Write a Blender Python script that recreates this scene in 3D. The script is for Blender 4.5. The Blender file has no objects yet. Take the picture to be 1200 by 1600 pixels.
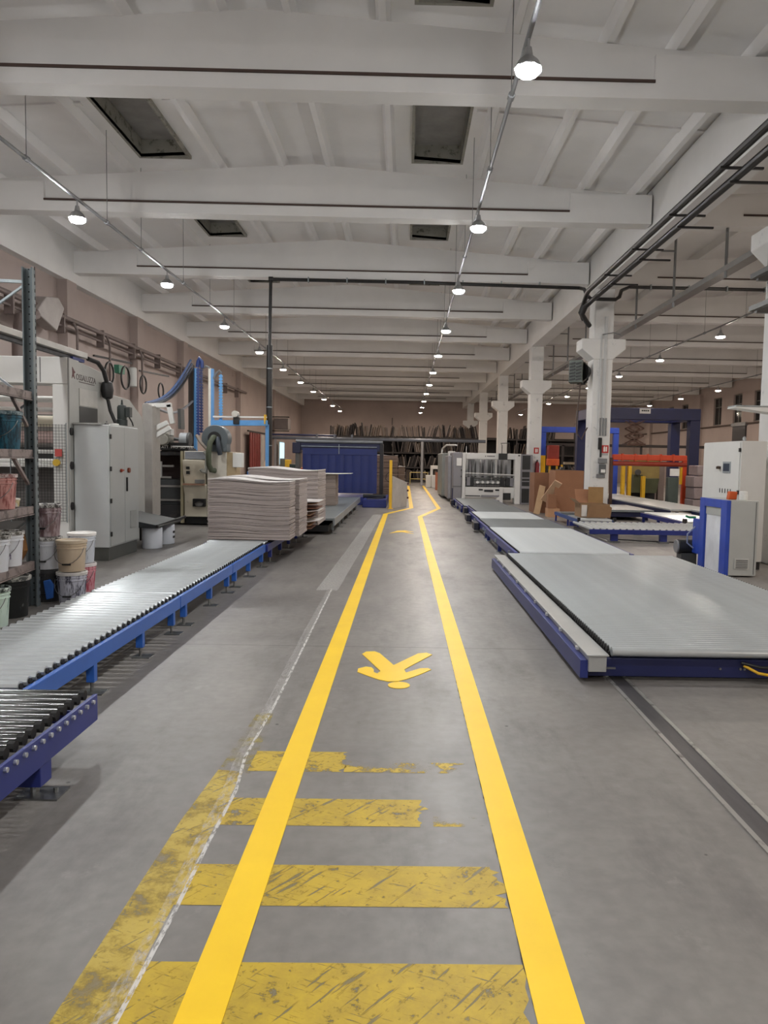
import bpy, math, random
from mathutils import Vector, Matrix
random.seed(7)
D=bpy.data; SC=bpy.context.scene; COL=SC.collection
R=math.radians; PI=math.pi
# ------------------------------------------------------------------ camera
PSI,RHO,TH,CX,F,EYE=R(.8),.0185,0.06972526830697234,648.8627668705197,1170.,1.6
CAMROT=Matrix.Rotation(-PSI,3,'Z')@Matrix.Rotation(PI/2-TH,3,'X')@Matrix.Rotation(RHO,3,'Z')
cam=D.objects.new('camera',D.cameras.new('camera')); COL.objects.link(cam)
cam.matrix_world=Matrix.Translation((0,0,EYE))@CAMROT.to_4x4()
cam.data.sensor_width=36; cam.data.lens=F/1600*36; cam.data.shift_x=(600-CX)/1600
cam.data.clip_end=300; SC.camera=cam
def at(px,py,Y):
    "survey: the point at depth Y that the photograph shows at px,py"
    d=CAMROT@Vector(((px-CX)/F,-(py-800)/F,-1)); return Vector((0,0,EYE))+d*(Y/d.y)
def X_(px,Y,py=720): return at(px,py,Y).x
def Z_(py,Y,px=634): return at(px,py,Y).z
# ------------------------------------------------------------------ materials
def lin(h):
    h=h.lstrip('#'); o=[]
    for i in (0,2,4):
        c=int(h[i:i+2],16)/255; o.append(c/12.92 if c<=.04045 else ((c+.055)/1.055)**2.4)
    return (*o,1)
def newmat(name):
    m=D.materials.new(name); m.use_nodes=True; nt=m.node_tree
    return m,nt,nt.nodes['Principled BSDF']
def N(nt,t,**k):
    n=nt.nodes.new(t)
    for a,b in k.items():
        if a in n.inputs: n.inputs[a].default_value=b
        else: setattr(n,a,b)
    return n
def ramp(nt,src,p0,c0,p1,c1):
    r=N(nt,'ShaderNodeValToRGB'); e=r.color_ramp.elements
    e[0].position=p0; e[0].color=c0; e[1].position=p1; e[1].color=c1
    nt.links.new(src,r.inputs[0]); return r.outputs[0]
def mixc(nt,f,a,b):
    m=N(nt,'ShaderNodeMix',data_type='RGBA')
    for s,v in ((0,f),(6,a),(7,b)):
        if hasattr(v,'is_linked'): nt.links.new(v,m.inputs[s])
        else: m.inputs[s].default_value=v
    return m.outputs[2]
MATS={}
def mat(name,col,rough=.5,metal=0,var=.12,scale=3,dirt=None,dirt_at=.6,bump=0,stretch=None,spec=.5):
    if name in MATS: return MATS[name]
    m,nt,b=newmat(name); c=lin(col)
    tc=N(nt,'ShaderNodeTexCoord'); src=tc.outputs['Object']
    if stretch:
        mp=N(nt,'ShaderNodeMapping',Scale=stretch); nt.links.new(src,mp.inputs[0]); src=mp.outputs[0]
    nz=N(nt,'ShaderNodeTexNoise',Scale=scale,Detail=5.,Roughness=.6); nt.links.new(src,nz.inputs[0])
    lo=tuple(x*(1-var) for x in c[:3])+(1,); hi=tuple(min(1,x*(1+var)) for x in c[:3])+(1,)
    out=ramp(nt,nz.outputs[0],.3,lo,.7,hi)
    if dirt:
        n2=N(nt,'ShaderNodeTexNoise',Scale=scale*2.3,Detail=6.,Roughness=.7); nt.links.new(src,n2.inputs[0])
        f=ramp(nt,n2.outputs[0],dirt_at-.05,(0,0,0,1),dirt_at+.05,(1,1,1,1)); out=mixc(nt,f,out,lin(dirt))
    nt.links.new(out,b.inputs['Base Color'])
    b.inputs['Roughness'].default_value=rough; b.inputs['Metallic'].default_value=metal
    b.inputs['Specular IOR Level'].default_value=spec
    if bump:
        bp=N(nt,'ShaderNodeBump',Strength=bump,Distance=.02); nt.links.new(nz.outputs[0],bp.inputs['Height']); nt.links.new(bp.outputs[0],b.inputs['Normal'])
    MATS[name]=m; return m
def emit(name,col,s):
    m,nt,b=newmat(name); b.inputs['Base Color'].default_value=lin(col)
    b.inputs['Emission Color'].default_value=lin(col); b.inputs['Emission Strength'].default_value=s; return m
# ------------------------------------------------------------------ mesh builder
class MB:
    def __init__(s): s.v=[]; s.f=[]
    def add(s,v,f):
        o=len(s.v); s.v+= [tuple(p) for p in v]; s.f+=[tuple(i+o for i in q) for q in f]; return s
    def box(s,x0,y0,z0,x1,y1,z1):
        x0,x1=sorted((x0,x1)); y0,y1=sorted((y0,y1)); z0,z1=sorted((z0,z1))
        return s.add([(x0,y0,z0),(x1,y0,z0),(x1,y1,z0),(x0,y1,z0),(x0,y0,z1),(x1,y0,z1),(x1,y1,z1),(x0,y1,z1)],
            [(0,3,2,1),(4,5,6,7),(0,1,5,4),(1,2,6,5),(2,3,7,6),(3,0,4,7)])
    def bar(s,p,q,w,h=None,up=(0,0,1)):
        p=Vector(p); q=Vector(q); h=h or w; d=(q-p).normalized(); u=Vector(up)
        if abs(d.dot(u))>.98: u=Vector((0,1,0))
        a=d.cross(u).normalized()*w/2; b=a.cross(d).normalized()*h/2
        return s.add([p-a-b,p+a-b,p+a+b,p-a+b,q-a-b,q+a-b,q+a+b,q-a+b],[(0,1,2,3),(4,7,6,5),(0,4,5,1),(1,5,6,2),(2,6,7,3),(3,7,4,0)])
    def cyl(s,p,q,r,r2=None,n=12,cap=True):
        p=Vector(p); q=Vector(q); r2=r if r2 is None else r2; d=(q-p).normalized()
        u=Vector((0,0,1)) if abs(d.z)<.9 else Vector((1,0,0)); a=d.cross(u).normalized(); b=d.cross(a)
        v=[]
        for c,rr in ((p,r),(q,r2)):
            for i in range(n):
                t=2*PI*i/n; v.append(c+(a*math.cos(t)+b*math.sin(t))*rr)
        f=[(i,i+n,(i+1)%n+n,(i+1)%n) for i in range(n)]
        if cap: f+=[tuple(range(n)),tuple(range(2*n-1,n-1,-1))]
        return s.add(v,f)
    def tube(s,pts,r,n=8):
        pts=[Vector(p) for p in pts]; v=[]; f=[]; a=None
        for i,p in enumerate(pts):
            d=(pts[min(i+1,len(pts)-1)]-pts[max(i-1,0)]).normalized()
            if a is None: a=d.cross(Vector((0,0,1)) if abs(d.z)<.9 else Vector((1,0,0))).normalized()
            else: a=(a-d*a.dot(d)).normalized()
            b=d.cross(a)
            for k in range(n):
                t=2*PI*k/n; v.append(p+(a*math.cos(t)+b*math.sin(t))*r)
        for i in range(len(pts)-1):
            for k in range(n): f.append((i*n+k,i*n+(k+1)%n,(i+1)*n+(k+1)%n,(i+1)*n+k))
        m=len(pts)-1; f+=[tuple(range(n-1,-1,-1)),tuple(m*n+k for k in range(n))]
        return s.add(v,f)
    def lathe(s,prof,c=(0,0,0),n=20,cap=True):
        v=[]; f=[]; m=len(prof)
        for r,z in prof:
            for k in range(n):
                t=2*PI*k/n; v.append((c[0]+r*math.cos(t),c[1]+r*math.sin(t),c[2]+z))
        for i in range(m-1):
            for k in range(n): f.append((i*n+k,i*n+(k+1)%n,(i+1)*n+(k+1)%n,(i+1)*n+k))
        if cap: f+=[tuple(range(n-1,-1,-1)),tuple((m-1)*n+k for k in range(n))]
        return s.add(v,f)
    def prism(s,poly,axis,a,b):
        n=len(poly); ar=sum(poly[i][0]*poly[(i+1)%n][1]-poly[(i+1)%n][0]*poly[i][1] for i in range(n))
        if ar<0: poly=poly[::-1]
        def P(u,w,t): return {'x':(t,u,w),'y':(u,t,w),'z':(u,w,t)}[axis]
        v=[P(u,w,a) for u,w in poly]+[P(u,w,b) for u,w in poly]
        f=[tuple(range(n-1,-1,-1)),tuple(range(n,2*n))]+[(i,(i+1)%n,(i+1)%n+n,i+n) for i in range(n)]
        return s.add(v,f)
    def mesh(s,name,m,loc=(0,0,0),smooth=True):
        me=D.meshes.new(name); l=Vector(loc); me.from_pydata([Vector(p)-l for p in s.v],[],s.f)
        import bmesh
        bm=bmesh.new(); bm.from_mesh(me); bmesh.ops.recalc_face_normals(bm,faces=bm.faces); bm.to_mesh(me); bm.free()
        if smooth:
            me.polygons.foreach_set('use_smooth',[True]*len(me.polygons)); me.set_sharp_from_angle(angle=R(35))
        me.materials.append(m); return me
    def build(s,name,m,parent=None,bevel=0,loc=None):
        "world-space vertices -> one mesh object (kept relative to its parent's base)"
        L=Vector(loc) if loc is not None else (WLOC[parent.name] if parent else Vector((0,0,0)))
        o=D.objects.new(name,s.mesh(name,m,L)); COL.objects.link(o)
        if parent: o.parent=parent; WLOC[o.name]=L.copy() if loc is None else L
        else: o.location=L; WLOC[o.name]=L.copy()
        if parent and loc is not None: o.location=L-WLOC[parent.name]
        if bevel:
            b=o.modifiers.new('bevel','BEVEL'); b.width=bevel; b.segments=2; b.limit_method='ANGLE'; b.angle_limit=R(40)
        return o
WLOC={}
def tag(o,label,cat,group=None,kind=None):
    if label: o['label']=label
    if cat: o['category']=cat
    if group: o['group']=group
    if kind: o['kind']=kind
    return o
def thing(name,label,cat,loc=(0,0,0),group=None):
    o=D.objects.new(name,None); COL.objects.link(o); o.location=loc; o.empty_display_size=.1
    WLOC[o.name]=Vector(loc); return tag(o,label,cat,group)
def struct(mb,name,m,label=None,bevel=0):
    o=mb.build(name,m,None,bevel); o['kind']='structure'
    if label: o['label']=label
    return o
def copy_tree(o,loc,label=None,parent=None,rz=None):
    c=o.copy(); COL.objects.link(c); c.parent=parent
    if parent is None:
        c.location=loc
        if label: c['label']=label
        if rz is not None: c.rotation_euler[2]=rz
    for ch in list(o.children): copy_tree(ch,None,None,c)
    return c
def dup_part(o,dx=0,dy=0,dz=0):
    c=o.copy(); COL.objects.link(c); c.location=o.location+Vector((dx,dy,dz)); return c
def text_mesh(name,s,size,m,parent,origin,xdir,ydir,depth=.002):
    cu=D.curves.new(name,'FONT'); cu.body=s; cu.size=size; cu.extrude=depth; cu.resolution_u=2
    t=D.objects.new(name,cu); COL.objects.link(t); bpy.context.view_layer.update()
    me=D.meshes.new_from_object(t.evaluated_get(bpy.context.evaluated_depsgraph_get())); D.objects.remove(t)
    x=Vector(xdir).normalized(); y=Vector(ydir).normalized(); z=x.cross(y); o3=Vector(origin)-(WLOC[parent.name] if parent else Vector())
    for v in me.vertices: v.co=o3+x*v.co.x+y*v.co.y+z*v.co.z
    me.materials.clear(); me.materials.append(m)
    o=D.objects.new(name,me); COL.objects.link(o); o.parent=parent; return o
ORD=['nearest','second','third','fourth','fifth','sixth','seventh','eighth','ninth','tenth','eleventh','twelfth','thirteenth','fourteenth','fifteenth']
# ------------------------------------------------------------------ palette
WHITEP=mat('white_paint','#e6e5e4',.6,var=.05,scale=.8,bump=.05)
BEAMP=mat('beam_paint','#dad9d7',.65,var=.06,scale=.7,bump=.04)
WALLP=mat('wall_paint','#a1938d',.7,var=.08,scale=.6,dirt='#8a7d78',dirt_at=.68,bump=.05)
COLP=mat('column_paint','#d4d4d2',.6,var=.06,scale=1.2,dirt='#9fa2a4',dirt_at=.66)
SHELLG=mat('machine_white','#e2e2de',.4,var=.03)
MGREY=mat('machine_grey','#a9aaa6',.45,var=.05)
DGREY=mat('dark_grey_paint','#4a4b4a',.5)
BLK=mat('black_plastic','#161617',.45)
BLKP=mat('black_pipe','#1b1a1a',.4,var=.3)
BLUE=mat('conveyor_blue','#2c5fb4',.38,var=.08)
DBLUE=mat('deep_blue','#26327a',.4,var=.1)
NAVY=mat('gantry_navy','#161d47',.45,var=.1)
ROLL=mat('roller_steel','#ced4d6',.28,.58,var=.08,scale=4)
ROLLB=mat('roller_bright','#dfe4e5',.3,.38,var=.05)
ROLLG=mat('roller_grey','#a3a8a9',.34,.7,var=.06)
ROLLD=mat('roller_worn','#6a6b6b',.16,1.,var=.15,scale=6)
GALV=mat('galvanised','#9aa3a6',.42,.75,var=.2,scale=6)
STEEL=mat('plain_steel','#8a8c8c',.35,.9,var=.2,scale=8)
RUB=mat('rubber','#1a1a1a',.7)
YEL=mat('lane_yellow','#fccf22',.45,var=.06,scale=2,dirt='#cfa81c',dirt_at=.74,spec=.3)
YELP=mat('post_yellow','#e3b325',.5)
CARD=mat('corrugated_edge','#a59b97',.8,var=.38,scale=4,stretch=(.35,.35,75))
CARDT=mat('sheet_top','#d9d5d2',.75,var=.05)
KRAFT=mat('kraft','#9c7857',.8,var=.12,scale=4)
KRAFTL=mat('kraft_pale','#c7a984',.8,var=.08)
WOODP=mat('wood_pale','#d9b58d',.7,var=.1,stretch=(1,1,.1))
ORNG=mat('orange_paint','#c2431f',.45,var=.12)
REDS=mat('sign_red','#b02a28',.5)
CREAM=mat('cream_enamel','#d2cbb8',.45,var=.05,dirt='#b3ab98',dirt_at=.7)
LBLUE=mat('light_blue_paint','#5b93c9',.45,var=.06)
BRN=mat('shade_and_trim_brown','#4a3b35',.8)  # brown for the painted shade strips on the beams and the wall trim
CONDUIT=mat('conduit_grey','#7d7f81',.45,.3)
PIPEW=mat('wall_pipe','#6b5f5b',.6,.2)
EXPO=0.45
# ================================================================== SETTING
def floor_mat():
    m,nt,b=newmat('concrete_floor'); L=nt.links.new
    geo=N(nt,'ShaderNodeNewGeometry'); pos=geo.outputs['Position']
    n1=N(nt,'ShaderNodeTexNoise',Scale=.55,Detail=6.,Roughness=.62); L(pos,n1.inputs[0])
    c=ramp(nt,n1.outputs[0],.3,lin('#736f6c'),.7,lin('#8c8883'))
    mp=N(nt,'ShaderNodeMapping',Scale=(1.6,.5,1.)); L(pos,mp.inputs[0])
    n2=N(nt,'ShaderNodeTexNoise',Scale=1.1,Detail=8.,Roughness=.7); L(mp.outputs[0],n2.inputs[0])
    f=ramp(nt,n2.outputs[0],.52,(0,0,0,1),.75,(.75,.75,.75,1)); c=mixc(nt,f,c,lin('#5f5c59'))
    n3=N(nt,'ShaderNodeTexNoise',Scale=14.,Detail=4.); L(pos,n3.inputs[0])
    f=ramp(nt,n3.outputs[0],.2,lin('#d8d8d8'),.8,lin('#ffffff'))
    mm=N(nt,'ShaderNodeMix',data_type='RGBA',blend_type='MULTIPLY'); mm.inputs[0].default_value=.8; L(c,mm.inputs[6]); L(f,mm.inputs[7]); c=mm.outputs[2]
    n6=N(nt,'ShaderNodeTexNoise',Scale=2.6,Detail=7.,Roughness=.75); L(pos,n6.inputs[0]); f=ramp(nt,n6.outputs[0],.6,(0,0,0,1),.78,(.55,.55,.55,1)); c=mixc(nt,f,c,lin('#a09c97')); f=ramp(nt,n6.outputs[0],.24,(.6,.6,.6,1),.38,(0,0,0,1)); c=mixc(nt,f,c,lin('#55524f'))
    vo=N(nt,'ShaderNodeTexVoronoi',Scale=2.1); L(pos,vo.inputs[0])      # small chips and specks
    f=ramp(nt,vo.outputs['Distance'],.018,(1,1,1,1),.026,(0,0,0,1)); c=mixc(nt,f,c,lin('#37332f'))
    sp=N(nt,'ShaderNodeSeparateXYZ'); L(pos,sp.inputs[0])
    # saw-cut joints across the floor every 6.3 m
    md=N(nt,'ShaderNodeMath',operation='PINGPONG'); md.inputs[1].default_value=3.15; L(sp.outputs['Y'],md.inputs[0])
    n4=N(nt,'ShaderNodeTexNoise',Scale=6.); L(pos,n4.inputs[0])
    ad=N(nt,'ShaderNodeMath',operation='MULTIPLY_ADD'); L(n4.outputs[0],ad.inputs[0]); ad.inputs[1].default_value=.012; L(md.outputs[0],ad.inputs[2])
    f=ramp(nt,ad.outputs[0],.010,(1,1,1,1),.016,(0,0,0,1)); c=mixc(nt,f,c,lin('#4a4643'))
    L(c,b.inputs['Base Color'])
    r=ramp(nt,n2.outputs[0],.3,(.34,)*3+(1,),.7,(.52,)*3+(1,)); L(r,b.inputs['Roughness'])
    bp=N(nt,'ShaderNodeBump',Strength=.06,Distance=.01); L(n3.outputs[0],bp.inputs['Height']); L(bp.outputs[0],b.inputs['Normal'])
    return m
XL,XR,YB,YF=-8.9,19.5,-10.,64.
struct(MB().box(XL-.3,YB-.3,-.2,XR+.3,YF+.3,0),'floor',floor_mat(),'grey polished concrete factory floor')
struct(MB().box(XL-.3,YB,0,XL,YF,7.3),'wall_left',WALLP,'pale plastered wall on the left of the hall')
struct(MB().box(XL-.3,YF,0,XR+.3,YF+.3,7.6),'wall_back',WALLP,'pale end wall behind the die racks')
struct(MB().box(XL-.3,YB-.3,0,XR+.3,YB,7.6),'wall_front',WALLP)
# right wall, with openings for the windows
WY=[(38.4,39.5),(41.0,42.1),(43.65,44.8),(46.45,47.65),(52.0,53.2),(54.8,56.0)]; WZ0,WZ1=4.1,5.8
mb=MB().box(XR,YB,0,XR+.3,YF,WZ0).box(XR,YB,WZ1,XR+.3,YF,7.3); y=YB
for a,b in WY: mb.box(XR,y,WZ0,XR+.3,a,WZ1); y=b
mb.box(XR,y,WZ0,XR+.3,YF,WZ1); struct(mb,'wall_right',WALLP,'pale wall with high dark windows on the far right')
GLASS=mat('night_glass','#15181b',.08,var=.2); WFR=mat('window_frame','#5d5a55',.5)
for i,(a,b) in enumerate(WY):
    w=struct(MB().box(XR+.1,a,WZ0,XR+.16,a+.06,WZ1).box(XR+.1,b-.06,WZ0,XR+.16,b,WZ1).box(XR+.1,a,WZ0,XR+.16,b,WZ0+.06).box(XR+.1,a,WZ1-.06,XR+.16,b,WZ1).box(XR+.1,(a+b)/2-.03,WZ0,XR+.16,(a+b)/2+.03,WZ1).box(XR+.1,a,5.2,XR+.16,b,5.25),'window_%d'%(i+1),WFR,'high night-dark window in the far right wall, %s from the camera'%ORD[i])
    MB().box(XR+.12,a+.05,WZ0+.05,XR+.14,b-.05,WZ1-.05).build('pane',GLASS,w)
for i,yy in enumerate((19.7,29.7,39.7,49.7,59.7)): struct(MB().box(XR-.22,yy-.3,0,XR,yy+.3,6.2),'trim_%d'%(i+1),WALLP)
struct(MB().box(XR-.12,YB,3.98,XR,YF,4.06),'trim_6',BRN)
dr=struct(MB().box(XR-.08,42.9,0,XR,44.6,3.9),'door_1',mat('door_dark','#26252a',.5),'tall dark door in the far right wall')
MB().box(XR-.14,42.8,3.9,XR,44.7,4.1).build('door_head',CONDUIT,dr)
for i,yy in enumerate((-.3,9.7,19.7,24.7,29.7,39.7,49.7)): struct(MB().box(XL,yy-.28,0,XL+.25,yy+.28,6.0),'trim_%d'%(i+7),WALLP)
struct(MB().box(XL,YB,6.0,XL+.22,YF,7.0),'trim_14',BEAMP)
# ceiling: two low-pitched bays of ribbed panels, with dark skylight recesses
def cz(x): # underside of the panels
    c=-1.9 if x<4.9 else 12.2; return 7.42-abs(x-c)*.062
SKY=[(-5.1,-4.22),(.06,.94)]
mb=MB()
def slab(x0,x1,y0,y1,t=.06):
    mb.prism([(x0,cz(x0+1e-4)),(x1,cz(x1-1e-4)),(x1,cz(x1-1e-4)+t),(x0,cz(x0+1e-4)+t)],'y',y0,y1)
for k in range(-2,13):
    y0,y1=5*k+.05,5*k+5.05
    xs=[XL]+[v for p in SKY for v in p]+[4.9]; xs.insert(3,-1.9) 
    if 0<=k<=4:
        for a,b in zip(xs[:-1],xs[1:]):
            if (a,b) in SKY: slab(a,b,y0,y0+.75); slab(a,b,y1-.38,y1)
            else: slab(a,b,y0,y1)
    else: slab(XL,-1.9,y0,y1); slab(-1.9,4.9,y0,y1)
    slab(4.9,12.2,y0,y1); slab(12.2,XR,y0,y1)
    for x in (-8.1,-6.66,-5.5,-3.73,-2.5,-1.6,-.39,1.31,2.53,3.43,4.45,6.2,7.6,9,10.4,11.5,12.9,14.3,15.7,17.1,18.5):
        z=cz(x); mb.add([(x-.1,y0,z),(x+.1,y0,z),(x+.045,y0,z-.17),(x-.045,y0,z-.17),(x-.1,y1,z),(x+.1,y1,z),(x+.045,y1,z-.17),(x-.045,y1,z-.17)],[(0,1,2,3),(4,7,6,5),(0,4,5,1),(1,5,6,2),(2,6,7,3),(3,7,4,0)])
    if k<7: # cross joint at mid span, interrupted at the recesses
        for a,b in ((XL,-5.3),(-4.0,-1.9),(-1.9,-.1),(1.05,4.8)): mb.prism([(a,cz(a)),(b,cz(b)),(b,cz(b)-.03),(a,cz(a)-.03)],'y',y0+2.4,y0+2.52)
struct(mb,'ceiling',WHITEP,'white ribbed concrete panel ceiling')
n=0
for k in range(0,5):
    for a,b in SKY:
        n+=1; y0,y1=5*k+.8,5*k+4.67; z=cz((a+b)/2)
        s=struct(MB().box(a-.05,y0-.05,z-.035,a,y1+.05,z+.3).box(b,y0-.05,z-.035,b+.05,y1+.05,z+.3).box(a,y0-.05,z-.035,b,y0,z+.3).box(a,y1,z-.035,b,y1+.05,z+.3),'window_%d'%(6+n),mat('skylight_side','#8f8d84',.7,dirt='#55544c'),'%s skylight recess %s of the ridge'%(ORD[k],'left' if a<-1.9 else 'right'))
        MB().box(a-.05,y0-.05,z+.3,b+.05,y1+.05,z+.34).build('pane',mat('skylight_panel','#8d8b88',.5,var=.15),s)
# roof beams across both bays
for k in range(-2,13):
    y=5*k+.05
    for bay,(x0,c,x1,l0,l1) in enumerate(((-8.7,-1.9,4.7,-7.05,3.1),(5.1,12.2,19.4,6.5,18.0))):
        zt=6.81
        mb=MB().prism([(x0,6.275),(x1,6.275),(x1,zt),(c,7.27),(x0,zt)],'y',y-.1,y+.1)
        for a,b in ((x0,l0),(l1,x1)): mb.prism([(a,6.26),(b,6.26),(b,zt),(a,zt)],'y',y-.17,y+.17)
        mb.prism([(y-.17,6.26),(y+.17,6.26),(y+.17,6.45),(y+.1,6.5),(y-.1,6.5),(y-.17,6.45)],'x',l0,l1)
        b=struct(mb,'ceiling_beam',BEAMP,None if bay else '%s white concrete roof beam above the aisle, counted from the camera'%ORD[k] if k>=0 else None)
        MB().box(l0,y-.19,6.455,l1,y-.155,6.487).build('gap_shade_strip',BRN,b)  # shade in the gap above the flange, put in as a dark strip
struct(MB().box(4.74,YB,6.0,5.22,YF,6.98),'trim_15',BEAMP,'long white girder over the columns')
# columns
def column(x0,x1,y0,y1,zc,label):
    c=(x0+x1)/2
    mb=MB().box(x0,y0,0,x1,y1,6.0)
    o=struct(mb,'column',COLP,label,.02)
    MB().prism([(c-.56,zc),(c-.56,zc-.26),(x0,zc-.52),(x1,zc-.52),(c+.56,zc-.26),(c+.56,zc)],'y',y0-.02,y1+.02).build('corbel',COLP,o,.015)
    return o
COL1=column(4.73,5.22,19.2,19.8,4.75,'white concrete column with a conduit, red sign and meter box')
COL2=column(4.74,5.21,28.9,29.5,4.72,'white concrete column just behind the white folder machine')
column(4.74,5.22,38.8,39.4,4.7,'third white column along the girder, half hidden by the folder machine'); column(4.74,5.22,48.6,49.2,4.7,'last white column before the die racks'); column(4.74,5.22,58.4,59,4.7,'white column beyond the die racks')
column(5.93,6.5,12.0,12.6,5.4,'stained concrete column at the right edge behind the white cabinet')
# ------------------------------------------------------------------ lamps
LAMPX=(-5.3,1.1,9.1,15.6); LAMPY=(7.4,12.3,16.8,22,27.2,32.4,37.7,42.8,48.3,54,60); LZ=5.33
SIDES=('conduit left of the aisle','conduit over the walkway','conduit right of the columns','conduit along the far right wall')
def lens_mat(i,y):
    t=max(0,min(1,(y-16)/26)); t2=1 if i>1 else 0
    w=max(t,t2*.75); col=(1,1-.17*w,1-.32*w)
    m,nt,b=newmat('lamp_lens'); b.inputs['Base Color'].default_value=(.9,.9,.9,1); b.inputs['Emission Color'].default_value=(*col,1); b.inputs['Emission Strength'].default_value=LAMP*(1+.15*w); return m,w
LAMP=420
HOUS=mat('lamp_housing','#a9abad',.4,.6)
hm=MB().lathe([(.03,.2),(.045,.12),(.1,.07),(.13,.015),(.128,.0)],n=16).mesh('housing',HOUS)
km=MB().tube([(0,0,.2),(0,0,.282)],.012).mesh('hook',HOUS)
for i,x in enumerate(LAMPX):
    ys=[-7.6,-2.6,2.4]+list(LAMPY)
    for j,y in enumerate(ys):
        t=thing('pendant_lamp','glowing round pendant lamp, %s along the %s'%(ORD[max(0,j-3)] if j>=3 else 'behind the camera',SIDES[i]),'lamp',(x,y,LZ),'pendant lamps on the %s'%SIDES[i])
        for nm,me in (('housing',hm),('hook',km)):
            o=D.objects.new(nm,me); COL.objects.link(o); o.parent=t
        lmat,w=lens_mat(i,y); k=1-.6*w; lm=MB().lathe([(.03,-.062*k),(.095,-.052*k),(.122,-.025*k),(.13,.003)],n=10).mesh('lens',lmat); o=D.objects.new('lens',lm); COL.objects.link(o); o.parent=t
    c=MB().tube([(x,YB+.1,LZ+.31),(x,62,LZ+.31)],.026)
    cd=c.build('light_conduit',CONDUIT); tag(cd,'long grey electric rail carrying lamps, the %s'%SIDES[i],'conduit','lamp conduits')
    wm=MB().cyl((0,0,0),(0,0,cz(x)-LZ-.31),.006,n=5).mesh('suspension_wire',STEEL); pm=MB().cyl((0,-.05,0),(0,.05,0),.04,n=8).mesh('coupling',CONDUIT)
    for y in ys:
        for dy in (-1.6,1.2):
            for me in (wm,pm):
                o=D.objects.new(me.name.split('.')[0],me); COL.objects.link(o); o.parent=cd; o.location=(x,y+dy,LZ+.31)
# faint cool night glow
w=D.worlds.new('world'); SC.world=w; w.use_nodes=True; w.node_tree.nodes['Background'].inputs[0].default_value=(.02,.025,.03,1)
# ------------------------------------------------------------------ floor markings
def ribbon(mb,pts,w,z=.004):
    L=[Vector((*p,0)) for p in pts]; v=[]
    for i,p in enumerate(L):
        a=(L[i]-L[i-1]).normalized() if i else None; b=(L[i+1]-L[i]).normalized() if i<len(L)-1 else None
        na=Vector((-a.y,a.x,0)) if a else None; nb=Vector((-b.y,b.x,0)) if b else None
        n=(na+nb).normalized() if a and b else (na or nb); k=w/2/max(.35,n.dot(na or nb))
        v+=[(p.x+n.x*k,p.y+n.y*k,.0005),(p.x-n.x*k,p.y-n.y*k,.0005),(p.x+n.x*k,p.y+n.y*k,z),(p.x-n.x*k,p.y-n.y*k,z)]
    f=[]
    for i in range(len(L)-1):
        o=4*i; f+=[(o+2,o+3,o+7,o+6),(o,o+2,o+6,o+4),(o+1,o+5,o+7,o+3),(o,o+4,o+5,o+1)]
    m=4*(len(L)-1); f+=[(0,1,3,2),(m,m+2,m+3,m+1)]; return mb.add(v,f)
GR=mat('grime','#3c3833',.8)
l=ribbon(MB(),[(-.56,-1),(-.56,21.85),(.21,24.75),(.19,45.5)],.135).build('walkway_line',YEL); tag(l,'fresh yellow line on the left side of the walkway','floor line')
l=ribbon(MB(),[(.482,-1),(.44,12),(.43,21.0),(1.12,24.75),(1.10,46)],.135).build('walkway_line',YEL); tag(l,'fresh yellow line on the right side of the walkway','floor line')
ys=[1.2+i*.05 for i in range(96)]
g=[(.412-.0035*(y-2),y) for y in ys]+[(.412-.0035*(y-2)-random.uniform(.003,.012),y) for y in reversed(ys)]
k=len(ys); MB().add([(x,y,.0035) for x,y in g],[(i,i+1,2*k-2-i,2*k-1-i) for i in range(k-1)]).build('grime_edge',GR,l)
# painted walker, head towards the camera
P=[(-.33,6.05),(-.30,6.13),(-.23,6.14),(-.185,6.08),(-.066,5.73),(.13,6.09),(.20,6.12),(.245,6.06),(.10,5.78),(.016,5.61),(.03,5.53),(.14,5.65),(.20,5.66),(.222,5.62),(.13,5.48),(.04,5.37),(-.03,5.305),(-.10,5.30),(-.17,5.345),(-.25,5.43),(-.335,5.53),(-.335,5.62),(-.28,5.675),(-.235,5.66),(-.215,5.60),(-.212,5.53),(-.185,5.495),(-.163,5.56)]
t=thing('walker_symbol','yellow painted walking person on the floor, head towards the camera','floor symbol',(0,5.6,0))
MB().prism(P,'z',.0005,.004).build('body',YEL,t)
MB().prism([(-.021+.078*math.cos(a*PI/12),5.215+.078*math.sin(a*PI/12)) for a in range(24)],'z',.0005,.004).build('head',YEL,t)
a=MB().prism([(-.33,16.1),(-.16,16.75),(.0,16.85),(.2,16.55),(.0,16.6),(.2,16.1),(-.05,16.45),(-.14,16.42)],'z',.0005,.004).build('walker_symbol',YEL)
tag(a,'small far yellow arrow-like walker mark between the walkway lines','floor symbol')
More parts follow.
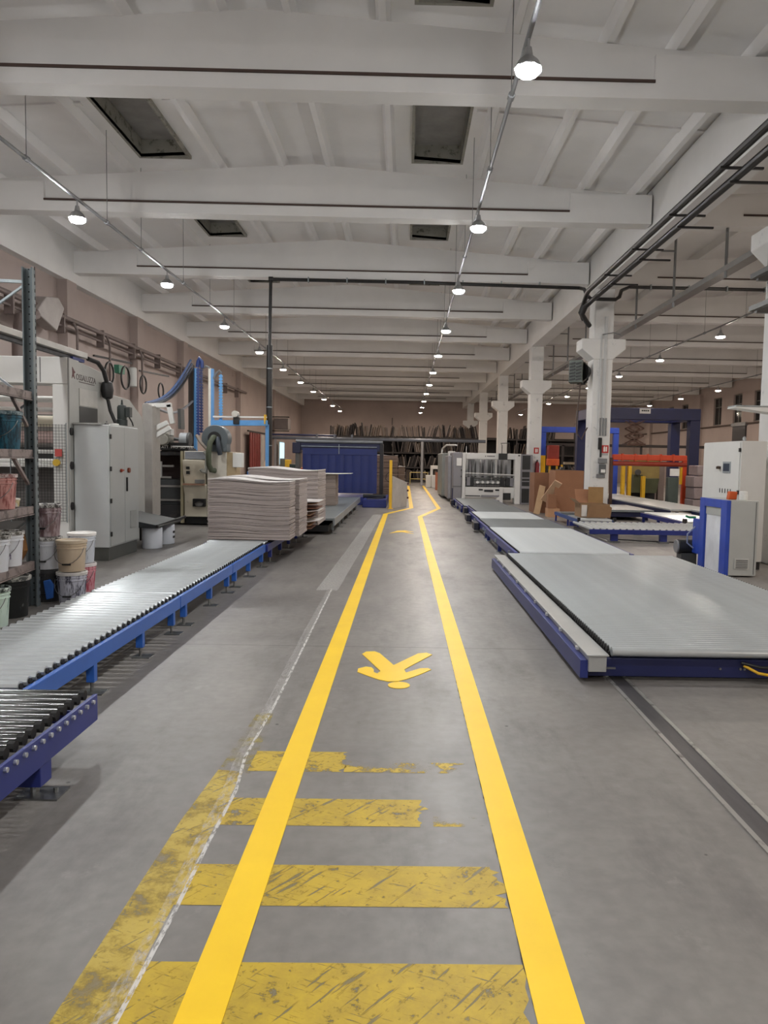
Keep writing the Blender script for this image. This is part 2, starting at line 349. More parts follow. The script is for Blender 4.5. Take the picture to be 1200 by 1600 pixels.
def worn(name,thr,soft,col='#c3a522'):
    m,nt,b=newmat(name); L=nt.links.new; geo=N(nt,'ShaderNodeNewGeometry'); pos=geo.outputs['Position']
    n1=N(nt,'ShaderNodeTexNoise',Scale=5.,Detail=9.,Roughness=.72); L(pos,n1.inputs[0])
    mp=N(nt,'ShaderNodeMapping',Scale=(1.,1.,1.),Rotation=(0,0,.7)); L(pos,mp.inputs[0])
    mq=N(nt,'ShaderNodeMapping',Scale=(26.,2.2,1.)); L(mp.outputs[0],mq.inputs[0])
    n2=N(nt,'ShaderNodeTexNoise',Scale=1.6,Detail=3.,Roughness=.6); L(mq.outputs[0],n2.inputs[0])
    f1=ramp(nt,n1.outputs[0],thr-soft,(1,1,1,1),thr+soft,(0,0,0,1)); f2=ramp(nt,n2.outputs[0],.60,(0,0,0,1),.66,(.7,.7,.7,1))
    mr=N(nt,'ShaderNodeMapping',Rotation=(0,0,-1.2),Scale=(1.,1.,1.)); L(pos,mr.inputs[0]); ms2=N(nt,'ShaderNodeMapping',Scale=(40.,3.,1.)); L(mr.outputs[0],ms2.inputs[0])
    n3=N(nt,'ShaderNodeTexNoise',Scale=2.1,Detail=4.,Roughness=.65); L(ms2.outputs[0],n3.inputs[0]); f3=ramp(nt,n3.outputs[0],.60,(0,0,0,1),.67,(.6,.6,.6,1))
    n4=N(nt,'ShaderNodeTexNoise',Scale=32.,Detail=3.,Roughness=.6); L(pos,n4.inputs[0]); f4=ramp(nt,n4.outputs[0],.60,(0,0,0,1),.70,(.55,.55,.55,1))
    mx=N(nt,'ShaderNodeMath',operation='MAXIMUM'); L(f1,mx.inputs[0]); L(f2,mx.inputs[1])
    for e in (f3,f4):
        my=N(nt,'ShaderNodeMath',operation='MAXIMUM'); L(mx.outputs[0],my.inputs[0]); L(e,my.inputs[1]); mx=my
    c=ramp(nt,n1.outputs[0],.35,lin('#a88d22'),.6,lin(col)); L(c,b.inputs['Base Color']); b.inputs['Roughness'].default_value=.5
    tr=N(nt,'ShaderNodeBsdfTransparent'); ms=N(nt,'ShaderNodeMixShader'); L(mx.outputs[0],ms.inputs[0]); L(b.outputs[0],ms.inputs[1]); L(tr.outputs[0],ms.inputs[2])
    L(ms.outputs[0],nt.nodes['Material Output'].inputs['Surface']); return m
W1,W2,W3=worn('worn_yellow',.39,.03),worn('worn_yellow_more',.45,.04),worn('worn_yellow_faint',.40,.10,'#bda545')
W4=worn('worn_yellow_most',.52,.04)
z=thing('old_crossing','worn scratched yellow crossing stripes on the floor under the walkway lines','floor marking',(-.2,3,0))
def stripe(x0,y0,x1,y1,m,n=14,jag=.03):
    pts=[(x0,y0)]+[(x1+random.uniform(-jag,jag),y0+(y1-y0)*i/n) for i in range(n+1)]+[(x0,y1)]
    v=[(x,y,.0012) for x,y in pts]; MB().add(v,[tuple(range(len(v)))]).build('stripe',m,z)
stripe(-.80,1.55,.40,2.275,W1); stripe(-.80,2.577,.385,2.848,W1); stripe(-.80,3.165,.11,3.425,W1); stripe(.15,3.17,.33,3.26,W4,14,.05); stripe(-.78,3.73,-.3,3.99,W2,14,.02); stripe(-.29,3.73,.30,3.86,W4,14,.05)
MB().add([(-.985,1.2,.001),(-.80,1.2,.001),(-.80,3.72,.001),(-.93,3.74,.001),(-.96,3.2,.001)],[(0,1,2,3,4)]).build('edge_band',W3,z)
MB().add([(-.93,3.7,.001),(-.76,3.7,.001),(-.80,4.6,.001),(-.9,4.6,.001)],[(0,1,2,3)]).build('edge_band',worn('worn_yellow_trace',.56,.1,'#a39554'),z)
def chalk(name,thr,soft,al,col='#e6e4e0'):
    m,nt,b=newmat(name); L=nt.links.new; geo=N(nt,'ShaderNodeNewGeometry'); mp=N(nt,'ShaderNodeMapping',Scale=(16.,5.,1.)); L(geo.outputs['Position'],mp.inputs[0])
    n1=N(nt,'ShaderNodeTexNoise',Scale=3.,Detail=7.,Roughness=.7); L(mp.outputs[0],n1.inputs[0])
    f=ramp(nt,n1.outputs[0],thr-soft,(1,1,1,1),thr+soft,(1-al,)*3+(1,)); b.inputs['Base Color'].default_value=lin(col); b.inputs['Roughness'].default_value=.8
    tr=N(nt,'ShaderNodeBsdfTransparent'); ms=N(nt,'ShaderNodeMixShader'); L(f,ms.inputs[0]); L(b.outputs[0],ms.inputs[1]); L(tr.outputs[0],ms.inputs[2]); L(ms.outputs[0],nt.nodes['Material Output'].inputs['Surface']); return m
s=thing('tape_residue','white chalky scraped streak on the floor left of the walkway','floor marking',(-.8,5,0))
def band(pts,w,m,z):
    v=[];f=[]
    for i,(x,y) in enumerate(pts): v+=[(x-w/2,y,z),(x+w/2,y,z)]
    for i in range(len(pts)-1): f.append((2*i,2*i+1,2*i+3,2*i+2))
    MB().add(v,f).build('streak',m,s)
PTS=[(-.80,1.2),(-.80,2.0),(-.775,2.5),(-.79,3.0),(-.795,3.5),(-.82,3.9),(-.82,4.8),(-.85,6.5),(-.87,9.1)]
band([(x+.01*math.sin(i*2.1),y) for i,(x,y) in enumerate(PTS)],.016,chalk('chalk_line',.45,.06,.7),.002)
band([(x-.03,y) for x,y in PTS],.06,chalk('chalk_smear',.56,.12,.5),.0016)
band([(-.93,9.0),(-.88,13),(-.84,18),(-.78,21.5)],.26,chalk('chalk_wide',.47,.16,.4),.0016)
# sunken guide rail on the right
r=thing('floor_rail','steel guide rail let into the floor in front of the transfer car','rail',(1.61,3,0))
for x in (1.535,1.665): MB().box(x-.013,-1,.0005,x+.013,11,.008).build('rail_edge',mat('rail_steel','#a9a7a3',.4,.7,dirt='#6a6763'),r)
MB().box(1.548,-1,.0005,1.652,11,.003).build('channel',mat('rail_channel','#4d4b4c',.4,.3,var=.3,stretch=(4,.6,1)),r)
# ================================================================== LEFT SIDE
def two_mat(mb_a,ma,mb_b,mb_mat,name):
    "one mesh carrying two materials"
    nv=len(mb_a.f); mb_a.add(mb_b.v,mb_b.f); me=mb_a.mesh(name,ma); me.materials.append(mb_mat)
    for p in me.polygons:
        if p.index>=nv: p.material_index=1
    return me
def rollers(t,x0,x1,ys,zc,r,n=10,cap=(.6,.012),axis='x',m=None):
    L=WLOC[t.name]
    if axis=='x':
        a=MB().cyl((x0,0,0),(x1,0,0),r,n=n); b=MB()
        for xa,xb in ((x0-cap[1],x0-.001),(x1+.001,x1+cap[1])): b.cyl((xa,0,0),(xb,0,0),r*cap[0],n=8)
    else:
        a=MB().cyl((0,x0,0),(0,x1,0),r,n=n); b=MB()
        for xa,xb in ((x0-cap[1],x0-.001),(x1+.001,x1+cap[1])): b.cyl((0,xa,0),(0,xb,0),r*cap[0],n=8)
    me=two_mat(a,m or ROLL,b,RUB,'roller')
    for i,y in enumerate(ys[:100]):
        o=D.objects.new('roller',me); COL.objects.link(o); o.parent=t
        o.location=(Vector((0,y,zc)) if axis=='x' else Vector((y,0,zc)))-L
def legs(t,pts,m,w=.06,ztop=.2,plate=True,loc=None):
    for x,y in pts:
        lg=MB().box(x-w/2,y-w/2,.075,x+w/2,y+w/2,ztop).build('leg',m,t,.004)
        MB().cyl((x,y,.006),(x,y,.08),.012,n=8).box(x-.05,y-.06,0,x+.09,y+.06,.007).build('foot_plate',STEEL,lg)
def frange(a,b,s):
    o=[];v=a
    while v<b: o.append(v); v+=s
    return o
def roller_bed(label,x0,x1,y0,y1,legy,frame=BLUE,zt=.345,r=.028,pitch=.1,group=None,zf=(.195,.305),name='roller_conveyor'):
    t=thing(name,label,'conveyor',((x0+x1)/2,(y0+y1)/2,0),group)
    for xa,xb in ((x0,x0+.035),(x1-.035,x1)): MB().box(xa,y0,zf[0],xb,y1,zf[1]).build('side_rail',frame,t,.004)
    MB().box(x0+.035,y0+.25,zf[0]-.02,x1-.035,y0+.31,zf[0]+.03).box(x0+.035,y1-.31,zf[0]-.02,x1-.035,y1-.25,zf[0]+.03).build('cross_member',frame,t)
    rollers(t,x0+.05,x1-.05,frange(y0+pitch/2,y1,pitch),zt-r,r)
    legs(t,[(x,y) for y in legy for x in (x0+.03,x1-.03)],frame,.055,zf[0]+.01)
    return t
GA='roller conveyors in the line left of the walkway'
CA1=roller_bed('blue roller conveyor with silver rollers beside the paint bucket rack',-2.93,-2.05,4.02,6.84,(4.96,5.88,6.67),group=GA)
CA2=roller_bed('blue roller conveyor section in the middle of the left line',-2.93,-2.05,6.86,8.93,(7.04,7.97,8.75),group=GA)
CA3=roller_bed('blue roller conveyor section just before the tallest cardboard stack',-2.93,-2.05,8.95,11.04,(9.14,9.96,10.85),group=GA)
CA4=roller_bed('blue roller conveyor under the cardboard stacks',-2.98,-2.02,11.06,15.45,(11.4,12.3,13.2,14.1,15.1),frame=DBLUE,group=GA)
def chain(t,x,y0,y1):
    m=MB()
    for i in range(int((y1-y0)/.09)): m.box(x-.02,y0+i*.09,.13+.012*math.sin(i*1.7),x+.02,y0+i*.09+.06,.155+.012*math.sin(i*1.7))
    o=m.build('drive_chain',STEEL,t); o['kind']='stuff'
for c,a,b in ((CA1,4.2,6.7),(CA2,7.,8.8),(CA3,9.1,10.9)):
    chain(c,-2.3,a,b); MB().box(-2.75,a,.07,-2.35,b,.17).build('drive_tray',RUB,c)
# near conveyor cut by the left edge of the photo
t=thing('roller_conveyor','nearest roller conveyor at the lower left, deep blue side plate with bolts','conveyor',(-2.2,2.8,0),GA)
for xa,xb in ((-2.72,-2.70),(-1.68,-1.66)): MB().box(xa,1.4,.15,xb,4.03,.293).build('side_plate',DBLUE,t,.002)
MB().box(-2.7,3.96,.15,-1.68,3.98,.22).build('end_plate',DBLUE,t)
rollers(t,-2.66,-1.735,frange(1.5,4.02,.08),.30,.027,14,(1.02,.03),'x',ROLLD)
bm_=MB().cyl((0,0,0),(.014,0,0),.012,n=8).lathe([(.012,0),(.006,.01)],n=6).mesh('bolt',mat('bolt_zinc','#c9ccd0',.3,.8))
for i in range(31):
    o=D.objects.new('bolt',bm_); COL.objects.link(o); o.parent=t; o.location=Vector((-1.66,1.56+i*.08,.27))-WLOC[t.name]
for x in (-1.72,-2.66):
    for y in (1.9,3.45):
        l=MB().box(x-.055,y-.055,.05,x+.055,y+.055,.16).build('leg',DBLUE,t,.004); MB().box(x-.06,y-.08,0,x+.14,y+.06,.008).cyl((x,y,.006),(x,y,.06),.02,n=8).cyl((x+.1,y,.008),(x+.1,y,.03),.012,n=6).build('foot_plate',STEEL,l)
# ------------------------------------------------------------------ shelving rack (turned 7 degrees)
RK=(-3.83,7.85,0); rk=thing('storage_rack','grey slotted-steel shelving rack holding paint buckets at the left edge','rack',RK)
WB=WLOC[rk.name]
def rp(mb,name,m,bevel=0,parent=None): return mb.build(name,m,parent or rk,bevel,loc=None)
def L3(x,y,z): return (RK[0]+x,RK[1]+y,z)
POSTM=mat('rack_post','#70797c',.5,.35,dirt='#565d60',dirt_at=.7); SHF=mat('shelf_beam','#8b7f7b',.6,dirt='#5c5250',dirt_at=.55); SHB=mat('shelf_board','#5f5653',.7)
for nx,ny in ((0,0),(-.85,0),(0,-2.7),(-.85,-2.7)):
    x,y=RK[0]+nx,RK[1]+ny
    p=MB().box(x-.09,y-.012,0,x+.012,y,3.47).box(x,y-.09,0,x+.012,y,3.47).box(x-.09,y-.09,0,x-.078,y,3.47).build('upright',POSTM,rk)
    h=MB()
    for i in range(46):
        z=.08+i*.075; h.box(x+.0115,y-.028,z,x+.0145,y-.014,z+.034).box(x-.055,y-.0145,z,x-.04,y-.0115,z+.012)
    h.build('slot_row',RUB,p)['kind']='stuff'
for ny in (0,-2.7):
    y=RK[1]+ny-.03; zz=[.2,.72,1.24,1.76,2.28,2.8,3.33]
    b=MB()
    b.bar((RK[0]-.08,y,3.33),(RK[0]-.78,y,3.33),.035,.03).bar((RK[0]-.08,y,.2),(RK[0]-.78,y,.2),.035,.03)
    b.build('horizontal_brace',GALV,rk)
    for i in range(5):
        a,c=((-.08,-.78) if i%2==0 else (-.78,-.08)); MB().bar((RK[0]+a,y,3.3-i*.6),(RK[0]+c,y,2.75-i*.6),.03,.02).build('diagonal_brace',GALV,rk)
for z in (.48,1.05,1.63,2.22):
    for x in (RK[0]-.03,RK[0]-.85): MB().box(x-.02,RK[1]-2.62,z-.075,x+.02,RK[1]-.09,z).box(x-.02,RK[1]-2.62,z-.09,x+.028,RK[1]-.09,z-.078).build('shelf_beam',SHF,rk,.003)
    MB().box(RK[0]-.84,RK[1]-2.6,z-.02,RK[0]-.05,RK[1]-.1,z-.004).build('shelf_board',SHB,rk)
for z in (1.63,2.22): MB().bar((RK[0]-.05,RK[1]-.12,z-.35),(RK[0]-.05,RK[1]-.5,z-.08),.03).build('knee_brace',SHF,rk)
rk.rotation_euler[2]=R(7.1)
# ------------------------------------------------------------------ paint buckets
def bucket(x,y,z,label,col,drip=None,thr=.55,h=.345,r=.15,lid='#e8e6e2',liddirt=None,handle=1,group=None,hz=.6):
    t=thing('paint_bucket',label,'bucket',(x,y,z),group)
    key=col+(drip or '')+str(thr)
    m=mat('bucket_'+key,col,.45,var=.06,scale=7,dirt=drip,dirt_at=thr,stretch=(1.,1.,.22))
    MB().lathe([(r*.84,0),(r*.85,.01),(r*.95,h*.72),(r*1.0,h*.725),(r*1.0,h*.75),(r*.955,h*.755),(r*.96,h*.82),(r*1.01,h*.825),(r*1.01,h*.85),(r*.965,h*.855),(r*.97,h*.9)],(x,y,z),24).build('body',m,t)
    MB().lathe([(r*.98,h*.9),(r*1.04,h*.9),(r*1.05,h*.985),(r*1.0,h),(r*.93,h*.99),(r*.9,h*.955)],(x,y,z),24).build('lid',mat('lid_'+lid+(liddirt or ''),lid,.5,dirt=liddirt,dirt_at=.5,scale=6),t)
    if handle:
        pts=[]
        for k in range(13):
            a=PI*k/12; pts.append((x+r*1.02*math.cos(a),y-r*(.35+.72*math.sin(a)),z+h*.76-(.17*math.sin(a))))
        hd=MB().tube(pts,.0035,6).build('wire_handle',STEEL,t)
        MB().cyl((x+r*.1-.045,pts[6][1],pts[6][2]),(x+r*.1+.045,pts[6][1],pts[6][2]),.009,n=8).build('grip',BLK,hd)
    return t
bucket(-3.94,7.42,1.63,'teal-blue dripping paint bucket on the upper rack shelf','#1f5f74','#0e2f3d',.5,.37,.165,'#86979b','#23424c')
bucket(-3.95,6.98,1.63,'second teal paint bucket deeper along the upper rack shelf','#25697c','#123843',.5,.37,.165,'#7c8f95','#23424c')
bucket(-3.93,7.32,1.05,'pink-red stained paint bucket on the middle rack shelf','#c39089','#8a4a46',.55,.34,.145,'#d5ccc8','#8d6560')
bucket(-3.93,7.42,.48,'white paint bucket with scribbles on the lower rack shelf','#dcdee2','#9b99a8',.66,.345,.15,'#eceae6','#5c5850')
BK=D.objects['paint_bucket.003']; text_mesh('marker_writing','RM',.075,mat('marker_purple','#6b5f7a',.6),BK,(-3.925,7.270,.555),(.92,.4,0),(0,0,1))
bucket(-3.86,7.03,.48,'white paint bucket at the photo edge on the lower rack shelf','#d9dce0','#84828c',.66,.345,.15,'#d8d6d0','#4d4a44')
bucket(-3.85,7.30,0,'big black paint-splashed bucket on the floor under the rack','#1c1e1e','#8f9491',.66,.40,.185,'#4b4e4c','#b5b4ac',handle=0)
bucket(-3.78,6.86,0,'mint-green bucket on the floor under the rack','#cfe3d6','#5d8f80',.62,.36,.15,'#d9e6de','#26302d')
g=thing('yellow_cup','small yellow and white cup beside the pink bucket on the middle rack shelf','cup',(-3.95,7.62,1.05)); MB().lathe([(.035,0),(.04,.01),(.045,.06),(.05,.065),(.05,.075)],(-3.95,7.62,1.05),14).build('body',mat('cup_yellow','#cdbb77',.5,dirt='#e5e2da',dirt_at=.5),g); MB().lathe([(.052,.07),(.052,.082),(.02,.09)],(-3.95,7.62,1.05),14).build('lid',mat('cup_lid','#e9e5da',.5),g)
MB().prism([(-4.1,.49),(-3.93,.485),(-3.87,.6),(-3.9,.76),(-4.0,.8),(-4.12,.74)],'y',7.62,7.72).build('kraft_bag',mat('bag_orange','#7d5426',.7,dirt='#7a4a20'),None,.01); tag(D.objects['kraft_bag'],'crumpled orange-brown bag behind the white buckets on the lower rack shelf','bag')
GS='buckets stacked on the floor past the rack'
bucket(-3.87,8.12,0,'black bucket at the bottom of the bucket stack right behind the rack post','#2f3032','#55565a',.62,.345,.15,'#3a3b3d',group=GS)
bucket(-3.87,8.12,.353,'white bucket with a black grip in the middle of the three-high stack','#d5d8de','#7e7f8c',.66,.345,.15,'#dddcd8','#55524e',group=GS)
bucket(-3.87,8.12,.706,'grey-mauve smeared bucket on top of the three-high stack','#a89b9f','#6b5558',.5,.345,.15,'#cfcdc9','#2f2c2b',group=GS)
bucket(-3.575,8.05,0,'blue-grey dripped bucket under the cream bucket','#c6c8d4','#4b4a5a',.55,.335,.152,'#dcdad6',group=GS)
bucket(-3.575,8.05,.343,'cream-beige bucket on top of the front two-high stack','#c9b79d','#8e7658',.66,.335,.152,'#cbbba2',group=GS)
bucket(-3.71,8.62,0,'pink stained bucket at the bottom of the rear two-high stack','#d69aa2','#b0304a',.55,.345,.15,'#e4dedd',group=GS)
bucket(-3.71,8.62,.353,'white lidded bucket on top of the rear two-high stack','#cdd3da','#6a7686',.62,.345,.15,'#efede9',group=GS)
MB().prism([(-3.83,.24),(-3.76,.26),(-3.72,.2),(-3.73,.06),(-3.80,.04)],'y',7.93,7.96).build('blue_cloth',mat('blue_cloth','#2c5fae',.8),None,.008); tag(D.objects['blue_cloth'],'small blue cloth leaning on the black bucket behind the rack post','cloth')
# ------------------------------------------------------------------ white printing machine
pm=thing('printing_machine','tall white and grey printing machine with a portal frame behind the buckets','machine',(-5.6,12.5,0))
MB().box(-7.6,11.1,2.61,-4.96,11.5,3.0).build('portal_beam',SHELLG,pm,.012)
MB().box(-5.355,11.094,2.63,-5.345,11.1,2.99).cyl((-5.42,11.098,2.93),(-5.42,11.09,2.93),.012,n=8).cyl((-5.42,11.098,2.68),(-5.42,11.09,2.68),.012,n=8).build('seam',DGREY,pm)
MB().box(-5.18,11.1,0,-4.96,11.5,2.605).build('portal_post',SHELLG,pm,.01)
MB().prism([(11.1,0),(11.1,2.995),(12.42,2.9),(12.44,2.6),(13.5,2.56),(14.1,2.3),(14.24,2.0),(14.24,.45),(14.0,.45),(14.0,0)],'x',-4.959,-4.93).build('side_panel',MGREY,pm,.006)
MB().box(-7.5,13.9,0,-5.06,14.2,2.3).build('rear_panel',DGREY,pm)
MB().box(-7.5,11.6,0,-5.3,13.9,.55).build('base_block',mat('machine_base','#5f5e5b',.6),pm)
MB().box(-7.5,12.7,1.7,-5.1,13.2,2.1).build('carriage',mat('carriage','#8a8784',.5),pm)
for y,z,r,m in ((11.8,2.43,.05,SHELLG),(11.8,2.27,.035,SHELLG),(12.,2.1,.09,CREAM),(12.1,1.85,.1,mat('roll_pink','#b59d98',.5)),(11.7,1.62,.03,SHELLG),(11.75,1.48,.03,SHELLG)):
    MB().cyl((-7.4,y,z),(-5.2,y,z),r,n=14).build('cross_roller',m,pm)
MB().prism([(11.5,1.42),(12.3,1.5),(12.3,1.46),(11.5,1.38)],'x',-7.4,-5.2).build('feed_tray',SHELLG,pm)
MB().box(-7.4,11.9,.62,-5.25,11.96,1.36).build('lower_cover',mat('cover_grey','#6c6a68',.5),pm)
h=MB().box(-4.932,11.42,2.32,-4.92,12.08,2.58).build('hatch',mat('hatch_grey','#b4b3ae',.4),pm,.004)
MB().box(-4.932,11.42,2.03,-4.923,12.08,2.31).build('hatch_opening',mat('hatch_dark','#3c3d3c',.5),pm)
LG=mat('logo_grey','#4b3d3b',.5)
text_mesh('lettering','OSSALUZZA',.128,LG,pm,(-4.929,11.32,2.70),(0,1,0),(0,0,1))
MB().bar((-4.93,11.42,2.675),(-4.93,11.98,2.675),.006,.012).build('logo_underline',LG,pm)
MB().prism([(11.20,2.87),(11.26,2.82),(11.30,2.80),(11.25,2.775),(11.28,2.70),(11.22,2.74),(11.18,2.70),(11.205,2.77)],'x',-4.93,-4.925).build('emblem',mat('emblem_red','#5a2a2c',.5),pm)
# side guard of welded mesh
gd=MB(); 
for i in range(19): gd.box(-5.78+i*.044,11.06,.6,-5.776+i*.044,11.064,2.02)
for i in range(33): gd.box(-5.79,11.058,.6+i*.044,-4.975,11.062,.604+i*.044)
MB().box(-5.79,11.055,.58,-5.78,11.067,2.04).build('guard_post',GALV,pm); gm=MB().box(-4.975,11.055,.58,-4.965,11.067,2.04).build('guard_post',GALV,pm)
o=gd.build('wire_mesh',BLK,gm); o['kind']='stuff'
MB().box(-5.13,11.045,1.55,-5.03,11.055,1.66).build('warning_plate',mat('plate_red','#c0524e',.5),gm)
MB().cyl((-5.1,11.05,1.46),(-5.1,11.01,1.46),.05,n=16).build('yellow_knob',mat('knob_yellow','#c9a63a',.4),gm)
for z in (.82,1.42,1.92): MB().lathe([(.0,-.06),(.03,-.05),(.035,0),(.03,.05),(0,.06)],(-4.925,11.13,z),10).build('hinge',BLK,pm)
MB().box(-5.05,8.3,3.06,-4.93,11.75,3.14).build('cable_duct',mat('duct_white','#c9c7c2',.5),pm,.004)
MB().box(-5.07,8.4,3.0,-5.0,11.6,3.05).build('cable_bundle',mat('cable_dark','#3d3f42',.6,var=.4,scale=12),pm)
MB().box(-5.06,11.3,2.99,-4.96,11.7,3.035).build('blue_clip',mat('clip_blue','#35407a',.5),pm)
MB().tube([(-4.93,11.75,3.06),(-4.86,11.95,3.03),(-4.83,12.1,2.92),(-4.82,12.2,2.75)],.035,8).build('hose',BLKP,pm)
MB().lathe([(.02,-.16),(.08,-.12),(.1,0),(.08,.12),(.02,.16)],(-4.84,12.27,2.63),12).build('gland_box',BLK,pm)
MB().tube([(-4.83,12.25,2.5),(-4.8,12.28,2.3),(-4.74,12.3,2.14),(-4.7,12.3,2.05)],.03,8).build('hose',BLKP,pm)
# control cabinet
cc=thing('control_cabinet','grey double-door electrical cabinet on a dark plinth beside the printing machine','cabinet',(-4.68,11.8,0))
MB().box(-4.92,11.2,.2,-4.41,12.42,2.03).build('body',mat('cabinet_grey','#c2c6c6',.42,var=.03),cc,.008)
MB().box(-4.91,11.22,0,-4.43,12.40,.2).build('plinth',mat('plinth_grey','#4d4f4b',.5),cc,.004)
for a,b in ((11.235,11.80),(11.81,12.405)):
    d=MB().box(-4.41,a,.22,-4.398,b,2.02).build('door',mat('cabinet_door','#aaadab',.4,var=.03),cc,.004)
    if a<11.5:
        for z in (.4,.9,1.38,1.86): MB().box(-4.40,a-.01,z-.035,-4.385,a+.03,z+.035).build('hinge',BLK,d)
        MB().cyl((-4.40,11.64,1.35),(-4.375,11.64,1.35),.026,n=12).box(-4.38,11.60,1.34,-4.36,11.69,1.365).build('rotary_switch',mat('switch_red','#9e3b1f',.4),d)
    else:
        MB().cyl((-4.40,11.95,1.35),(-4.37,11.95,1.35),.04,n=14).build('rotary_switch',mat('switch_brown','#7c3a22',.4),d)
        MB().box(-4.398,11.86,1.02,-4.375,11.885,1.24).build('handle',BLK,d,.004)
        MB().box(-4.399,12.02,.42,-4.388,12.28,.70).build('vent_cover',mat('vent_grey','#9a9c99',.5),d,.004)
MB().box(-4.915,11.16,2.03,-4.5,12.45,2.055).build('top_plate',MGREY,cc)
MB().lathe([(.03,0),(.03,.03),(.012,.035),(.012,.06)],(-4.46,11.27,2.03),10).build('lifting_eye',STEEL,cc)
MB().lathe([(.07,0),(.065,.025),(.03,.03)],(-4.62,11.98,2.055),14).build('cap',SHELLG,cc)
mo=thing('pump_motor','dark upright motor standing on the grey electrical cabinet','motor',(-4.6,12.25,2.03))
MB().lathe([(.085,0),(.085,.1),(.07,.11),(.075,.13),(.075,.3),(.06,.33),(.02,.34),(.012,.42)],(-4.6,12.25,2.056),16).build('body',mat('motor_green','#2c3331',.45),mo)
MB().box(-4.53,12.2,2.2,-4.46,12.32,2.36).build('terminal_box',mat('term_box','#353a39',.5),mo,.005); MB().tube([(-4.49,12.26,2.2),(-4.45,12.28,2.12),(-4.44,12.3,2.06)],.012,6).build('cable',BLK,mo)
# ------------------------------------------------------------------ drums and plank past the cabinet
DR=mat('drum_white','#dfe3ea',.45,var=.04,dirt='#8b8d94',dirt_at=.72)
for x,y,l in ((-4.33,12.86,'white plastic drum under the dark tilted ramp, nearer one'),(-4.33,13.55,'white plastic drum with black marks under the dark tilted ramp, farther one')):
    t=thing('plastic_drum',l,'drum',(x,y,0),'white drums under the ramp')
    MB().lathe([(.155,0),(.165,.01),(.165,.34),(.158,.36),(.14,.37)],(x,y,0),24).build('body',DR,t)
    if y>13: MB().box(x+.158,y-.06,.2,x+.168,y+.03,.24).box(x+.158,y-.06,.11,x+.168,y+.03,.15).build('black_mark',BLK,t)
t=thing('ramp','dark steel chute lying tilted over the two white drums','chute',(-4.5,13.2,.38))
MB().prism([(-4.75,.372),(-4.15,.372),(-4.13,.41),(-4.72,.52),(-4.9,.56),(-4.9,.53)],'y',12.6,13.9).build('tray',mat('ramp_dark','#3a3d3f',.4,.5),t,.004)
MB().bar((-4.16,12.58,.40),(-4.16,14.2,.44),.03,.05).build('lip',BLK,t)
MB().tube([(-4.86,12.7,.5),(-4.86,12.7,.1),(-4.8,12.65,.02)],.02).build('leg',BLK,t); MB().tube([(-4.86,13.8,.52),(-4.86,13.8,.02)],.02).build('leg',BLK,t)
# ------------------------------------------------------------------ delivery frame between printer and press
df=thing('delivery_frame','white tubular frame with grey panel between printing machine and press','machine frame',(-5.6,15.2,0))
YD=15.2
def q(px,py,Y): return at(px,py,Y)
a=q(222,632,YD); b=q(238,706,YD); MB().prism([(a.x,0.35),(b.x,0.35),(b.x,a.z-.02),(b.x-.12,a.z+.04),(a.x,a.z)],'y',YD,YD+.5).build('grey_panel',mat('panel_warm','#a5a19b',.5),df,.01)
for P0,P1 in (((225,634),(268,633)),((264,632),(270,662)),((238,672),(262,660)),((238,684),(266,668))): MB().bar(q(*P0,YD+.3),q(*P1,YD+.3),.09,.09).build('tube',SHELLG,df,.005)
MB().prism([(q(269,0,YD).x,q(0,632,YD).z),(q(274,0,YD).x,q(0,632,YD).z),(q(275,0,YD).x,q(0,664,YD).z),(q(270,0,YD).x,q(0,664,YD).z)],'y',YD+.25,YD+.5).build('side_plate',DGREY,df)
# ------------------------------------------------------------------ slotter press
YP=17.2
pr=thing('slotter_press','dark open press with cream enamel body behind the first cardboard stack','press',(-4.9,17.8,0))
def X(px): return q(px,720,YP).x
def Zp(py,px=300): return q(px,py,YP).z
PD=mat('press_dark','#29292b',.55,dirt='#3b3735'); PB=mat('press_brown','#3a2a28',.6)
MB().box(X(200),YP+1.2,.08,X(286),YP+1.4,Zp(706)).build('back_plate',PB,pr)
MB().box(X(200),YP+.1,Zp(712),X(286),YP+1.3,Zp(705)).build('top_deck',PD,pr)
MB().box(X(200),YP+.1,.05,X(286),YP+1.2,Zp(790)).build('base',PD,pr)
MB().box(X(200),YP+.3,Zp(790),X(282),YP+1.,Zp(750)).build('lower_housing',mat('press_grey','#3e4142',.5),pr,.01)
for py,x1 in ((729,266),(747,262),(761,281),(783,281)): MB().bar((X(226),YP+.28,Zp(py)),(X(x1),YP+.28,Zp(py)),.03,.045).build('guide_bar',mat('bar_light','#9d9b97',.4,.4),pr)
for px in (226,241): MB().box(X(px),YP+.24,Zp(747),X(px+6),YP+.3,Zp(722)).build('bracket',mat('bracket_light','#b8b9b6',.5),pr)
MB().bar((X(284),YP+.05,.05),(X(284),YP+.05,Zp(705)),.06,.1).build('side_post',mat('post_cream','#a79f83',.5),pr)
CB=mat('cream_band','#8e9298',.5)
